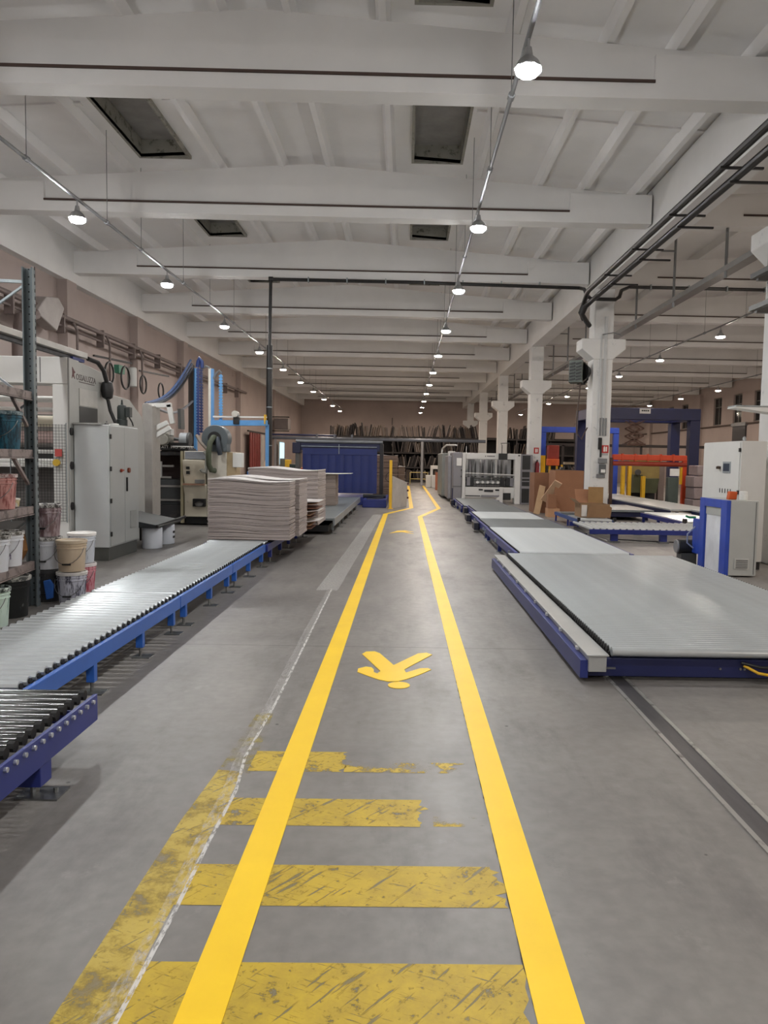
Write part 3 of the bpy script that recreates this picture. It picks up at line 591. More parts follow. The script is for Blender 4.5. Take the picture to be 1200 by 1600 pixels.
# cream body: sloped operator panel
MB().prism([(YP,.95),(YP-.12,1.2),(YP-.15,1.5),(YP-.02,1.5),(YP-.02,1.7),(YP+1.5,1.7),(YP+1.5,.95)],'x',X(288),X(322)).build('body',CREAM,pr,.012)
MB().prism([(YP,.2),(YP,.72),(YP-.15,.95),(YP+1.5,.95),(YP+1.5,.2)],'x',X(288),X(324)).build('body',CREAM,pr,.012)
MB().box(X(288),YP+.1,.03,X(352),YP+1.5,.2).build('foot',BLK,pr)
MB().box(X(291),YP-.1,1.52,X(324),YP-.02,1.69).build('top_band',CB,pr,.004)
MB().box(X(325),YP-.06,.2,X(355),YP+1.4,1.7).build('body',mat('cream_two','#cfcabd',.45),pr,.012)
MB().box(X(294),YP-.17,1.29,X(299),YP-.12,1.35).box(X(294),YP-.16,1.18,X(299),YP-.1,1.25).build('button_box',BLK,pr)
MB().box(X(290),YP-.24,.93,X(323),YP-.1,.97).build('shelf',mat('shelf_wood','#8d6c58',.6),pr); MB().box(X(309),YP-.25,.975,X(322),YP-.12,1.06).build('tray_box',mat('tray_grey','#6d6c68',.5),pr,.005)
MB().lathe([(.0,-.05),(.08,-.04),(.1,.02),(.06,.05),(0,.06)],(X(313),YP-.1,.5),14).build('hand_wheel',STEEL,pr); MB().box(X(303),YP-.12,.44,X(322),YP,.62).build('gear_box',BLK,pr,.01)
MB().tube([q(320,706,YP-.2),q(324,712,YP-.25),q(323,730,YP-.28),q(321,738,YP-.3),q(316,736,YP-.32),q(314,733,YP-.33)],.045,8).build('elbow_hose',mat('hose_grey','#85857d',.6),pr)
MB().box(X(355),YP-.02,.2,X(368),YP+.5,1.69).build('kraft_side',mat('panel_tan','#b39f7c',.6),pr); MB().box(X(365),YP-.1,1.35,X(380),YP+.1,1.68).build('white_box',SHELLG,pr,.01)
SB=MB().box(X(250),YP+.02,Zp(704),X(294),YP+.08,Zp(692)).build('sign_board',BLK,pr)
text_mesh('lettering','ATT  INCI  SILPTIN',.085,mat('chalk_white','#c9c7c2',.6),SB,(X(252),YP+.018,Zp(701)),(1,0,0),(0,0,1))
MB().prism([(X(248),Zp(706)),(X(292),Zp(706)),(X(288),Zp(700)),(X(256),Zp(700))],'y',YP+.1,YP+.9).build('deck_slope',PD,pr)
m=thing('electric_motor','grey finned electric motor on top of the dark press','motor',(X(258),17.6,1.79))
def mt(a,b,r,n=18): return MB().cyl(a,b,r,n=n)
c=q(258,684,17.35); c.z=1.96
mt((c.x,17.2,c.z),(c.x,17.6,c.z),.15).build('body',mat('motor_grey','#8d8b82',.45,.3),m,.01); mt((c.x,17.12,c.z),(c.x,17.2,c.z),.13).build('fan_cover',mat('motor_cover','#a3a198',.45),m,.02); MB().box(c.x-.02,17.3,c.z+.1,c.x+.16,17.5,c.z+.24).build('terminal_box',SHELLG,m,.006); MB().box(c.x-.16,17.22,1.79,c.x+.16,17.58,1.83).build('foot',DGREY,m)
p=thing('belt_pulley','pale grey belt pulley drum next to the motor on the press','pulley',(X(286),17.5,1.79))
mt((X(278),17.4,1.97),(X(290),17.4,1.97),.15,22).build('drum',mat('pulley_grey','#a6abae',.4),p,.01); mt((X(290),17.4,1.97),(X(294),17.4,1.97),.16,22).build('flange',DGREY,p); MB().box(X(270),17.2,1.79,X(297),17.5,1.815).build('base_plate',SHELLG,p); mt((X(268),17.4,1.97),(X(278),17.4,1.97),.04,10).build('shaft',STEEL,p)
# exhaust blower
bl=thing('exhaust_blower','big round grey-blue exhaust blower with green hose on the cream press body','blower',(-4.1,17.25,1.7))
BG=mat('blower_grey','#5d666a',.45,var=.05); c=q(338,688,17.2); c.z=2.0
MB().cyl((c.x,17.05,c.z),(c.x,17.45,c.z),.30,n=36).build('housing',BG,bl,.015)
MB().box(c.x+.0,17.06,1.70,c.x+.27,17.44,c.z).box(c.x-.2,17.1,1.70,c.x,17.4,c.z-.2).build('outlet',BG,bl,.01)
MB().lathe([(.145,0),(.12,.0)],(0,0,0)).v
MB().cyl((c.x,17.02,c.z),(c.x,17.06,c.z),.15,n=24).build('inlet_ring',BLK,bl)
HG=mat('hose_green','#4d5442',.6,var=.2,scale=20)
MB().tube([(c.x+.01,17.08,c.z+.02),(c.x+.0,16.93,c.z+.02),(c.x-.05,16.85,c.z-.1),(c.x-.08,16.84,c.z-.35),(c.x-.08,16.85,c.z-.6),(c.x-.03,16.88,c.z-.72),(c.x+.04,16.95,c.z-.73)],.06,12).build('suction_hose',HG,bl)
MB().tube([(c.x+.06,17.03,c.z+.0),(c.x+.1,16.94,c.z-.08),(c.x+.13,16.9,c.z-.25),(c.x+.15,16.95,c.z-.36)],.055,12).build('suction_hose',mat('hose_blue','#353c45',.6),bl)
MB().tube([(c.x-.42,17.1,c.z+.06),(c.x-.3,17.0,c.z-.1),(c.x-.16,16.98,c.z-.25)],.035,10).build('thin_hose',mat('hose_tan','#8a8076',.6),bl)
# ------------------------------------------------------------------ stacker with cable chains
st=thing('sheet_stacker','light blue stacker gantry with upright masts and hanging cable chains','gantry',(-4.3,19.6,0))
YS=19.6
def S(px,py): return q(px,py,YS)
MB().bar((S(299,690).x,YS,0),(S(299,690).x,YS,S(299,575).z),.12,.12).build('mast',mat('mast_brown','#3b342f',.5),st,.004)
MB().bar((S(305,690).x,YS+.05,0),(S(305,690).x,YS+.05,S(303,575).z),.07,.1).build('mast',LBLUE,st)
CH=mat('chain_blue','#243a73',.45); 
def linkchain(x,z0,z1,w,m,t,y=YS):
    k=MB(); n=int((z1-z0)/.075)
    for i in range(n): k.box(x-w/2,y-.06,z0+i*.075,x+w/2,y+.02,z0+i*.075+.05).box(x-w/4,y-.05,z0+i*.075+.05,x+w/4,y,z0+i*.075+.075)
    o=k.build('cable_chain',m,t); o['kind']='stuff'
x0=S(309,600).x; x1=S(314,600).x
linkchain(x0+.02,S(309,680).z,S(309,572).z,.08,CH,st); linkchain(x1+.02,S(309,676).z,S(309,572).z,.07,mat('chain_dark','#1d2a58',.45),st)
MB().tube([(x0+.0,YS-.02,S(309,574).z),(x0+.02,YS-.02,S(309,565).z),((x0+x1)/2,YS-.02,S(309,560).z),(x1+.03,YS-.02,S(309,565).z),(x1+.04,YS-.02,S(309,575).z)],.05,10).build('chain_loop',CH,st)
MB().box(S(325,0).x,YS,0,S(329,0).x,YS+.1,S(328,575).z).build('mast',mat('mast_pale','#d9d6cb',.5),st,.004); MB().box(S(329,0).x,YS,0,S(333.5,0).x,YS+.1,S(331,576).z).build('mast',LBLUE,st,.004)
linkchain(S(344,600).x,S(343,662).z,S(343,580).z,.09,mat('chain_light','#5fa0d8',.4),st,YS+.1)
MB().tube([S(334,592),S(338,583),S(343,579),S(346,583)],.03,8).build('grey_hose',CONDUIT,st); MB().tube([S(316,577),S(322,572),S(328,575)],.025,8).build('grey_hose',CONDUIT,st)
MB().bar(S(330,661),S(418,661),.12,.14).build('cross_beam',mat('beam_sky','#5f9fdc',.4),st,.005)
MB().bar(S(333,651),S(417,652),.04,.04).build('rail',SHELLG,st)
MB().box(S(416.5,0).x,YS-.1,S(417,663).z,S(418.5,0).x,YS+.1,S(417,648).z).build('end_plate',YELP,st)
o=S(370,657); MB().box(o.x-.07,YS-.12,o.z-.1,o.x+.08,YS,o.z+.08).build('carriage',BLK,st,.01); MB().cyl((o.x-.02,YS-.16,o.z+.16),(o.x-.02,YS+.05,o.z+.16),.085,n=16).build('motor',mat('motor_pale','#c6c3ba',.4),st,.01)
MB().box(S(420,0).x-.04,YS+.02,0,S(420,0).x+.04,YS+.1,S(417,663).z).build('mast',LBLUE,st)
for k,(dx,dz,m,r) in enumerate(((0,0,mat('cable_blue','#33486f',.5),.03),(.03,-.09,mat('cable_blue2','#26344f',.5),.03),(.08,-.14,BLKP,.025),(.05,-.5,mat('cable_grey','#8f8f92',.5),.03))):
    A=S(298,563 if k<3 else 596); B=q(228+k*3,630+k,YD+.4)
    pts=[A+(B-A)*t+Vector((0,0,-.45*math.sin(PI*t)*(.6 if k<3 else .5))) for t in [i/10 for i in range(11)]]
    pts=[p+Vector((dx*(1-i/10),0,dz*(1-i/10))) for i,p in enumerate(pts)]
    MB().tube(pts,r,8).build('cable',m,st)
# ------------------------------------------------------------------ cardboard stacks
def stack(label,x0,x1,y0,y1,z0,z1,n,wave,loose=.012,name='cardboard_stack',m=None,top=None,seed=1,cat='cardboard stack'):
    rnd=random.Random(seed); t=thing(name,label,cat,((x0+x1)/2,(y0+y1)/2,z0))
    k=MB(); NX=12; th=(z1-z0)/n
    def wz(u,v): return wave*math.sin(u*3.6+.8)*math.cos(v*1.2)
    for i in range(n):
        a,b,c,d=(rnd.uniform(-loose,loose) for _ in range(4)); ph=rnd.uniform(-.3,.3); f=min(1,i/(n*.15)) ; g=th*rnd.choice((.03,.06,.15,.34))
        v=[]
        for j in range(NX+1):
            u=j/NX; x=x0+a+(x1+b-x0-a)*u
            for y in (y0+c,y1+d):
                zz=z0+i*th+f*wave*math.sin(u*5.2+.6+ph*.5); v+=[(x,y,zz),(x,y,zz+th-g)]
        fs=[]
        for j in range(NX):
            o=4*j; fs+=[(o,o+1,o+5,o+4),(o+2,o+6,o+7,o+3),(o+1,o+3,o+7,o+5),(o,o+4,o+6,o+2)]
        fs+=[(0,2,3,1),(4*NX,4*NX+1,4*NX+3,4*NX+2)]; k.add(v,fs)
    o=k.build('sheet_block',m or CARD,t); o['kind']='stuff'
    v=[];fs=[]
    for j in range(NX+1):
        u=j/NX; x=x0+(x1-x0)*u; zz=z1+wave*math.sin(u*5.2+.6)+.004
        for y in (y0-.01,y1): v+=[(x,y,zz),(x,y,zz+.012+.012*math.sin(u*6.3))]
    for j in range(NX): o=4*j; fs+=[(o,o+1,o+5,o+4),(o+2,o+6,o+7,o+3),(o+1,o+3,o+7,o+5),(o,o+4,o+6,o+2)]
    fs+=[(0,2,3,1),(4*NX,4*NX+1,4*NX+3,4*NX+2)]; MB().add(v,fs).build('top_sheet',top or CARDT,t)
    return t
stack('tallest front stack of wavy grey cardboard sheets on the left conveyor',-2.96,-1.735,11.26,11.83,.352,1.235,44,.018,.008,seed=3)
stack('narrow cardboard stack right behind the front stack',-2.95,-1.68,11.9,12.85,.352,1.25,44,.015,.008,seed=5)
stack('third cardboard stack with curled top sheets behind the brown waste pile',-2.92,-1.62,13.95,15.25,.352,1.37,46,.02,.008,seed=8)
fp=thing('flattened_boxes','pile of flattened brown boxes sticking out between the cardboard stacks','cardboard pile',(-2.1,13.4,.35))
KB=mat('kraft_dark','#6f4a38',.8,var=.2,scale=6); rnd=random.Random(4); z=.352
for i in range(9):
    h=.055; x1=-1.62+rnd.uniform(-.06,.14); dz=rnd.uniform(0,.04)
    MB().prism([(-2.85,z),(x1-.25,z),(x1,z+dz),(x1,z+dz+.012),(x1-.25,z+.02),(-2.85,z+.02)],'y',13.0+rnd.uniform(0,.08),13.82).build('flat_box',[KB,mat('kraft_mid','#8c6a52',.8),CARDT][i%3],fp); z+=h+.004
MB().tube([(-2.0,13.05,z+.03),(-1.86,13.03,z+.1),(-1.74,13.05,z+.16),(-1.84,13.06,z+.24),(-1.95,13.08,z+.2)],.035,6).build('curled_flap',KRAFTL,fp); MB().prism([(-2.1,z),(-1.75,z),(-1.8,z+.16),(-2.0,z+.22)],'y',13.1,13.14).build('curled_flap',mat('kraft_mid','#8c6a52',.8),fp)
s4=stack('neat grey-brown cardboard stack on the grey slab conveyor, one sheet overhanging',-2.95,-1.84,19.8,20.6,.352,1.17,60,.0,.004,seed=9,m=mat('sheet_brown','#8d8078',.8,var=.15,scale=4,stretch=(.6,.6,70)))
MB().prism([(-2.9,1.186),(-1.8,1.186),(-1.43,1.20),(-1.43,1.206),(-1.8,1.196),(-2.9,1.196)],'y',19.7,20.5).build('overhanging_sheet',CARDT,s4)
# grey slab conveyor
for y0,y1,l in ((15.6,18.05,'grey flat-topped conveyor section with side apron past the cardboard stacks'),(18.1,24.45,'long grey flat-topped conveyor section leading under the blue strip curtain')):
    t=thing('slab_conveyor',l,'conveyor',(-2.2,(y0+y1)/2,0),'grey flat conveyors')
    MB().box(-2.95,y0,.3,-1.5,y1,.345).build('bed',mat('slab_grey','#80888b',.35,.3,var=.06),t,.004)
    MB().box(-1.5,y0,.19,-1.46,y1,.35).build('side_apron',mat('apron_grey','#8d9296',.4,.4),t,.004); MB().box(-2.98,y0,.19,-2.95,y1,.35).build('side_apron',mat('apron_grey','#8d9296',.4,.4),t)
    MB().box(-2.9,y0+.05,.06,-1.6,y1-.05,.19).build('under_drive',RUB,t)
    legs(t,[(-1.53,y) for y in frange(y0+.3,y1,1.6)],GALV,.05,.2)
# ------------------------------------------------------------------ strip-curtain station
cs=thing('strip_curtain_station','navy strip curtain hung from a grey roller bar beside the walkway','curtain frame',(-2.3,25.9,0))
Y0=25.9
MB().cyl((-3.78,Y0,2.17),(-.8,Y0,2.17),.055,n=14).build('roller_bar',mat('bar_grey','#8b8f93',.4,.5),cs)
MB().box(-3.7,Y0+.02,1.86,-.84,Y0+.1,2.12).build('header',NAVY,cs); MB().bar((-3.6,Y0-.04,2.0),(-1.0,Y0-.04,2.0),.02,.02).bar((-2.3,Y0-.05,1.75),(-2.3,Y0-.05,2.08),.02,.02).build('tie_rod',GALV,cs)
NV=mat('curtain_navy','#1b2a68',.45,var=.12)
MB().box(-3.55,Y0-.03,1.72,-1.0,Y0-.015,1.93).build('valance',NV,cs)
sm=MB()
for i in range(9): sm.add([(-.01+.285*j/6,-.02*math.sin(PI*j/6),z) for z in (.4,1.9) for j in range(7)],[(j,j+1,j+8,j+7) for j in range(6)])if False else None
for i in range(9):
    x=-3.55+i*.284; k=MB(); k.add([(x+.29*j/6,Y0+.0+(.012 if i%2 else 0)-.018*math.sin(PI*j/6),z) for z in (.4,1.9) for j in range(7)]+[(x+.29*j/6,Y0+.008+(.012 if i%2 else 0)-.018*math.sin(PI*j/6),z) for z in (.4,1.9) for j in range(7)],[(j,j+1,j+8,j+7) for j in range(6)]+[(j+14,j+21,j+22,j+15) for j in range(6)]+[(0,7,21,14),(6,20,27,13)])
    k.build('strip',NV,cs)
for x,m in ((-3.74,DGREY),(-.84,mat('post_black','#1c1a20',.5))):
    MB().box(x-.06,Y0-.02,0,x+.06,Y0+.5,2.12).build('post',m,cs,.01)
MB().box(-3.9,Y0-.06,1.75,-3.62,Y0+.4,2.12).build('head_block',mat('head_navy','#171b3a',.5),cs,.02)
MB().box(-1.4,24.6,0,-.62,Y0-.05,.26).build('plinth',DBLUE,cs,.015); MB().box(-3.9,Y0-.05,0,-.62,Y0+2.,.28).build('plinth',DBLUE,cs,.015)
MB().cyl((-1.44,Y0-.25,.33),(-.66,Y0-.25,.33),.06,n=12).build('end_roller',mat('end_dark','#33363b',.4,.4),cs); MB().bar((-1.25,24.7,.27),(-.75,25.3,.3),.03,.06).build('lever',STEEL,cs)
p=thing('guard_post','yellow guard post at the walkway bend','post',(-.47,24.2,0)); MB().box(-.52,24.16,0,-.43,24.26,1.57).build('post',YELP,p,.006); MB().box(-.56,24.1,0,-.39,24.32,.012).build('base_plate',YELP,p); MB().tube([(-.5,24.2,1.2),(-.62,24.2,1.1),(-.64,24.2,.95),(-.5,24.22,.85)],.012,6).build('cable',BLK,p)
p=thing('machine_guard','grey sloped side panel with hooks behind the yellow guard post','panel',(-.2,25.1,0))
PW=mat('panel_white','#bdbab8',.5)
v=[(-.40,24.24,0),(.06,25.7,0),(.06,25.7,.82),(-.40,24.24,1.06)]; n=Vector((-1.46,.46,0)).normalized()*.03
MB().add(v+[tuple(Vector(a)+n) for a in v],[(0,1,2,3),(4,7,6,5),(0,4,5,1),(1,5,6,2),(2,6,7,3),(3,7,4,0)]).build('sheet',PW,p,.004)
for z in (.78,.55,.3): MB().box(.03,25.7,z-.04,.12,25.78,z+.02).build('hook',mat('hook_red','#4a2226',.5),p)
for x0,x1,y,h0,h1,l in ((-.62,-.3,28.2,0,1.74,'tall brown cardboard stack behind the navy curtain'),(-.28,-.02,28.6,0,1.32,'lower brown cardboard stack beside the walkway behind the grey panel')):
    stack(l,x0-.6 if x0<-.5 else x0,x1,y,y+1.,h0+.0,h1,40,0,.01,seed=int(y*10),m=mat('stack_brown','#7d6a5e',.8,var=.25,scale=4,stretch=(.6,.6,50)),name='box_stack')
# ------------------------------------------------------------------ black riser pipe and cross pipe
YR=19.8; PX=-3.575
t=thing('air_pipe','black compressed-air riser pipe standing behind the cardboard stacks','pipe',(PX,YR,0))
MB().cyl((PX-.03,YR,0),(PX-.02,YR,4.5),.08,n=14).build('lower_sleeve',BLKP,t); MB().cyl((PX-.02,YR,4.5),(PX,YR,6.19),.043,n=12).build('riser',BLKP,t)
for z in (1.9,2.9,3.9): MB().cyl((PX-.025,YR,z-.012),(PX-.025,YR,z+.012),.087,n=14).build('clamp',GALV,t)
MB().cyl((PX-.05,YR,6.19),(PX+.06,YR,6.19),.068,n=12).build('elbow',BLKP,t)
MB().tube([(PX,YR,6.19),(0,YR,6.19),tuple(at(905,450,19.7)),tuple(at(913,452,19.4)),tuple(at(917,462,19.1)),tuple(at(924,467,19.08)),tuple(at(962,468,19.08)),tuple(at(968,464,19.12)),tuple(at(971,454,19.5)),(5.75,YR,6.19),(8,YR,6.19),(13,YR,6.19)],.045,8).build('cross_pipe',BLKP,t)
for x in (-2.6,-1.6,-.6,.4,1.4,2.4,3.4,6.3,7.3,8.3,9.3): MB().box(x-.015,YR-.055,6.13,x+.015,YR+.055,6.26).build('hanger',GALV,t)
# pipes along the left wall
t=thing('wall_pipe','brown pipe run on brackets along the left wall above the machines','pipe',(-8.6,28,4.9))
MB().tube([(-8.5,13,5.0),(-8.5,20,4.94),(-8.5,31,4.9),(-8.5,40,4.95)],.06,10).build('main_pipe',PIPEW,t); MB().tube([(-8.52,13,4.75),(-8.52,24,4.7),(-8.52,33,4.68)],.035,8).build('thin_pipe',PIPEW,t)
for y in frange(14,40,2.4): MB().box(-8.64,y-.03,4.55,-8.44,y+.03,5.02).build('bracket',PIPEW,t)
for y in (19.3,21.4,24): MB().tube([(-8.45,y,4.9),(-8.4,y+.1,4.7),(-8.4,y+.1,3.6)],.03,8).build('drop_pipe',PIPEW,t)
t=thing('hose_bracket','coiled black hoses and valves hung on the left wall','hoses',(-8.3,23,3.9))
for k,(y,z,r) in enumerate(((21.2,3.85,.3),(22.4,3.85,.33),(23.9,3.8,.28),(25.6,3.75,.26))):
    MB().tube([(-8.3,y+r*math.cos(a),z+r*math.sin(a)) for a in [i*2*PI/18 for i in range(19)]],.028,6).build('hose_coil',BLK,t)
for y in (21,24.5): MB().bar((-8.65,y,4.3),(-8.2,y+1.6,4.3),.06,.05).build('bracket_arm',BLKP,t)
MB().box(-8.6,22.3,3.98,-8.45,22.75,4.22).build('green_box',mat('green_sign','#3f7f66',.5),t); MB().lathe([(.1,-.3),(.14,-.27),(.14,.27),(.1,.3)],(-8.4,23.2,3.95),12).build('filter_drum',MGREY,t)
t=thing('wall_duct','grey bent ventilation duct on the upper left wall','duct',(-8.4,17,5)); MB().prism([(17.2,4.75),(18.2,4.5),(18.6,5.1),(18.3,5.3),(17.7,5.2)],'x',-8.64,-8.35).build('box',mat('duct_grey','#9a938e',.6),t,.02); MB().tube([(-8.4,17.2,4.7),(-8.4,16.6,4.5),(-8.4,16.5,4.0),(-8.4,16.5,3.2)],.14,10).build('pipe',PIPEW,t)
# far left along the wall
rc=thing('red_door','rust-red ribbed door panels in the far left wall','door',(-8.6,44,1.0)); 
for i in range(9): MB().box(-8.64,41.6+i*.32,.0,-8.58-(i%2)*.03,41.9+i*.32,2.95).build('panel',mat('rust_red','#7c332f',.6,var=.2),rc)
MB().box(-8.66,44.6,.4,-8.56,45.6,2.9).build('glazed_slot',mat('slot_pale','#b9b3ae',.5),rc); MB().bar((-8.58,40.9,3.0),(-8.58,47,3.0),.08,.08).build('track',BLKP,rc)
for i,(px0,px1,y,h,m,l,nm) in enumerate(((437,449,33,1.55,mat('cab_olive','#6a6a5c',.5),'olive-grey locker beside the navy curtain','locker'),(445,452,32.6,1.5,YELP,'narrow yellow cabinet edge between olive locker and green bin','cabinet'),(452,466,32,1.32,mat('bin_green','#24332c',.5),'dark green container left of the navy curtain','container'),(468,474,30,1.2,mat('box_orange','#b5512f',.5),'orange crate right against the navy curtain','crate'),(386,402,30.5,1.02,mat('bin_blue','#2f6fb8',.5),'bright blue tote behind the third cardboard stack','tote'))):
    a=X_(px0,y,740); b=X_(px1,y,740); MB().box(a,y,0,b,y+.6,h).build(nm,m,None,.02); tag(D.objects[nm],l,nm)
b=MB().bar((X_(400,24,745),24.,0.0),(X_(416,24,700),24.6,Z_(700,24)),.08,.03).build('timber_plank',WOODP); tag(b,'pale timber plank leaning behind the black riser pipe','plank')
t=thing('wall_heater','grey boxed heater hung from the far left wall','heater',(-8.2,50,3.7)); MB().box(-8.5,48.5,3.4,-7.6,49.7,4.1).build('box',mat('heater_grey','#6e6765',.6),t,.02); MB().bar((-8.7,49.,4.2),(-7.6,49.,4.2),.06,.06).bar((-8.7,49.,3.3),(-7.6,49.,3.3),.06,.06).build('bracket',BLKP,t)
t=thing('lit_display','pale blue lit panel on the far wall left of the navy curtain','screen',(-8.4,50,2)); MB().box(-8.6,50.6,1.0,-8.5,52.6,2.7).build('frame',MGREY,t); MB().box(-8.5,50.7,1.1,-8.48,52.5,2.6).build('panel',emit('panel_glow','#a9cfe0',1.2),t)
# ================================================================== RIGHT SIDE
# ------------------------------------------------------------------ transfer car
t=thing('transfer_car','wide low navy transfer car with steel rollers and silver side cover','transfer car',(2.6,8.2,0))
CARB=mat('car_blue','#2a3575',.4,var=.08); SILV=mat('cover_silver','#b3b5b3',.35,.35,var=.05)
MB().box(1.30,5.36,.03,1.36,11.0,.165).build('side_frame',CARB,t,.004); MB().box(3.98,5.36,.03,4.04,11.0,.19).build('side_frame',CARB,t,.004)
MB().box(1.36,5.42,.03,3.98,5.47,.165).build('front_beam',mat('car_front','#1d2452',.4),t,.004); MB().box(1.36,10.9,.03,3.98,10.96,.19).build('rear_beam',CARB,t)
MB().box(1.4,5.6,.02,3.9,10.8,.15).build('undertray',RUB,t)
c=MB().box(1.355,5.33,.085,1.485,11.03,.20).build('side_cover',SILV,t,.004)
MB().box(1.34,5.32,.20,1.50,11.05,.213).build('cover_lid',SILV,c,.003)
for y in frange(5.6,11,.62): MB().box(1.325,y,.178,1.345,y+.05,.20).build('lid_clip',mat('clip_bright','#d8dad8',.3,.6),c)
MB().box(1.49,5.36,.1,1.56,5.375,.112).build('tab',STEEL,t)
rollers(t,1.535,3.97,frange(5.475,11.0,.066),.226,.0265,12,(.8,.02))
MB().cyl((1.535,5.395,.222),(3.97,5.395,.222),.034,n=16).build('front_roller',ROLL,t)
MB().tube([(2.52,5.40,.13),(2.6,5.34,.09),(2.75,5.33,.065),(2.95,5.35,.07)],.011,8).build('cable',YELP,t); MB().tube([(2.5,5.40,.15),(2.62,5.35,.13),(2.95,5.34,.12)],.012,8).build('cable',BLK,t)
for x in (2.35,2.5,2.53): MB().cyl((x,5.42,.10),(x,5.405,.10),.009,n=8).build('bolt',STEEL,t)
for x in (1.61,3.6):
    for y in (6.0,10.4): MB().cyl((x-.03,y,.055),(x+.03,y,.055),.05,n=16).build('wheel',RUB,t)
# ------------------------------------------------------------------ receiving roller tables beyond the car
GT='roller tables in the line right of the walkway'
def table(l,x0,x1,y0,y1,zt=.26,pitch=.078,r=.028,drive=True,m=None):
    t=thing('roller_table',l,'conveyor',((x0+x1)/2,(y0+y1)/2,0),GT)
    for xa,xb in ((x0,x0+.05),(x1-.05,x1)): MB().box(xa,y0,.12,xb,y1,zt-.02).build('side_rail',DBLUE,t,.004)
    rollers(t,x0+.08,x1-.07,frange(y0+.04,y1,pitch),zt-r,r,8,m=m)
    MB().box(x0+.1,y0+.1,.08,x1-.1,y1-.1,.14).build('undertray',RUB,t)
    n=max(2,int((y1-y0)/1.2))
    for i in range(n):
        y=y0+.25+(y1-y0-.5)*i/(n-1)
        for x in (x0+.03,x1-.03):
            lg=MB().box(x-.03,y-.03,.01,x+.03,y+.03,.13).build('leg',DBLUE,t); MB().box(x-.06,y-.05,0,x+.06,y+.05,.01).build('foot_plate',GALV,lg)
        MB().box(x0-.03,y+.25,.14,x0,y+.29,.2).build('bolt_plate',GALV,t)
    if drive: MB().box(x0-.13,y1-.9,.06,x0-.02,y1-.35,.22).build('drive_box',mat('drive_black','#1b1d2b',.4),t,.01)
    return t
table('first roller table beyond the transfer car, bright wide silver rollers',1.66,3.46,11.15,15.2,drive=False,m=ROLLB)
table('second roller table beyond the transfer car with small drive box',1.68,3.42,15.25,17.5,m=ROLLG)
table('third roller table beyond the transfer car',1.7,3.36,17.55,19.85,m=ROLLB)
table('fourth roller table beyond the transfer car, duller rollers',1.86,3.3,19.9,22.7,m=ROLLG)
lt=table('last roller table in front of the folder machine',1.72,3.2,22.75,26.75,m=ROLLG)
MB().bar((1.66,26.4,0),(1.66,26.4,.62),.04).bar((1.66,26.4,.05),(1.66,24.9,.05),.03).build('end_stop',mat('stop_navy','#222244',.5),lt)
# ------------------------------------------------------------------ side conveyors
t=thing('roller_conveyor','blue conveyor with lengthwise silver rollers in front of the cardboard boxes','conveyor',(5.1,15.9,0),'side conveyors by the column')
for y in (15.02,16.88): MB().box(3.74,y-.03,.17,6.6,y+.03,.265).build('side_rail',DBLUE,t,.004)
rollers(t,15.07,16.83,frange(3.83,6.58,.135),.25,.034,10,(.8,.02),'y')
for x in (4.26,5.26,6.3):
    for y in (15.1,16.8):
        l=MB().box(x-.07,y-.05,.03,x+.07,y+.05,.18).build('leg',DBLUE,t,.004); MB().box(x-.1,y-.1,0,x+.1,y+.1,.03).build('foot_plate',STEEL,l)
MB().bar((3.7,15.3,.1),(3.9,16.9,.1),.12,.1).build('drive_cover',BLK,t); MB().tube([(4.3,15.2,.05),(4.9,15.15,.03),(5.6,15.05,.02)],.012,6).build('cable',BLK,t)
t=thing('roller_conveyor','small grey-topped conveyor under the open cardboard box','conveyor',(4.5,19.0,0),'side conveyors by the column')
E0,E1=17.55,18.95
for x in (4.12,4.93): MB().box(x-.025,E0,.17,x+.025,20.4 if x<4.5 else E1,.255).build('side_rail',mat('rail_blue','#2e4d8a',.4),t,.004)
for x in frange(E0+.04,E1,.075): MB().cyl((4.15,x,.243),(4.9,x,.243),.027,n=8).build('roller',ROLL,t)
MB().box(4.15,19.85,.2,4.9,20.4,.262).build('end_plate',mat('slab_grey','#80888b',.35,.3,var=.06),t)
for y in (17.7,18.8,20.3):
    l=MB().box(4.1,y-.02,.01,4.14,y+.02,.18).build('leg',DBLUE,t); MB().box(4.08,y-.04,0,4.18,y+.04,.01).build('foot_plate',STEEL,l)
    if y<19: l=MB().box(4.91,y-.02,.01,4.95,y+.02,.18).build('leg',DBLUE,t); MB().box(4.89,y-.04,0,4.99,y+.04,.01).build('foot_plate',STEEL,l)
for x in (4.1,4.95): MB().box(x-.03,17.5,.2,x+.03,17.58,.31).build('end_clip',BLK,t)
t=thing('roller_conveyor','short blue conveyor with fine silver rollers left of the white cabinet','conveyor',(7.0,19.2,0),'side conveyors by the column')
for x in (6.55,7.75): MB().box(x-.03,17.4,.15,x+.03,20.6,.255).build('side_rail',DBLUE,t,.004)
rollers(t,6.61,7.69,frange(17.5,20.6,.08),.245,.03,8)
for y in (17.7,19.2,20.4):
    for x in (6.55,7.75): l=MB().box(x-.03,y-.03,.01,x+.03,y+.03,.16).build('leg',DBLUE,t); MB().box(x-.05,y-.05,0,x+.05,y+.05,.01).build('foot_plate',STEEL,l)
MB().cyl((6.58,17.38,.26),(7.72,17.38,.26),.045,n=12).build('front_roller',ROLL,t); MB().box(6.52,17.3,.2,6.58,17.45,.34).build('end_clip',BLK,t)
t=thing('flat_conveyor','grey flat lift table behind the open cardboard box','conveyor',(6.3,22,0)); MB().box(5.6,20.9,.24,7.0,23.6,.3).build('bed',mat('slab_grey','#80888b',.35,.3,var=.06),t,.004); MB().box(5.7,21.0,.1,6.9,23.5,.24).build('under_frame',NAVY,t)
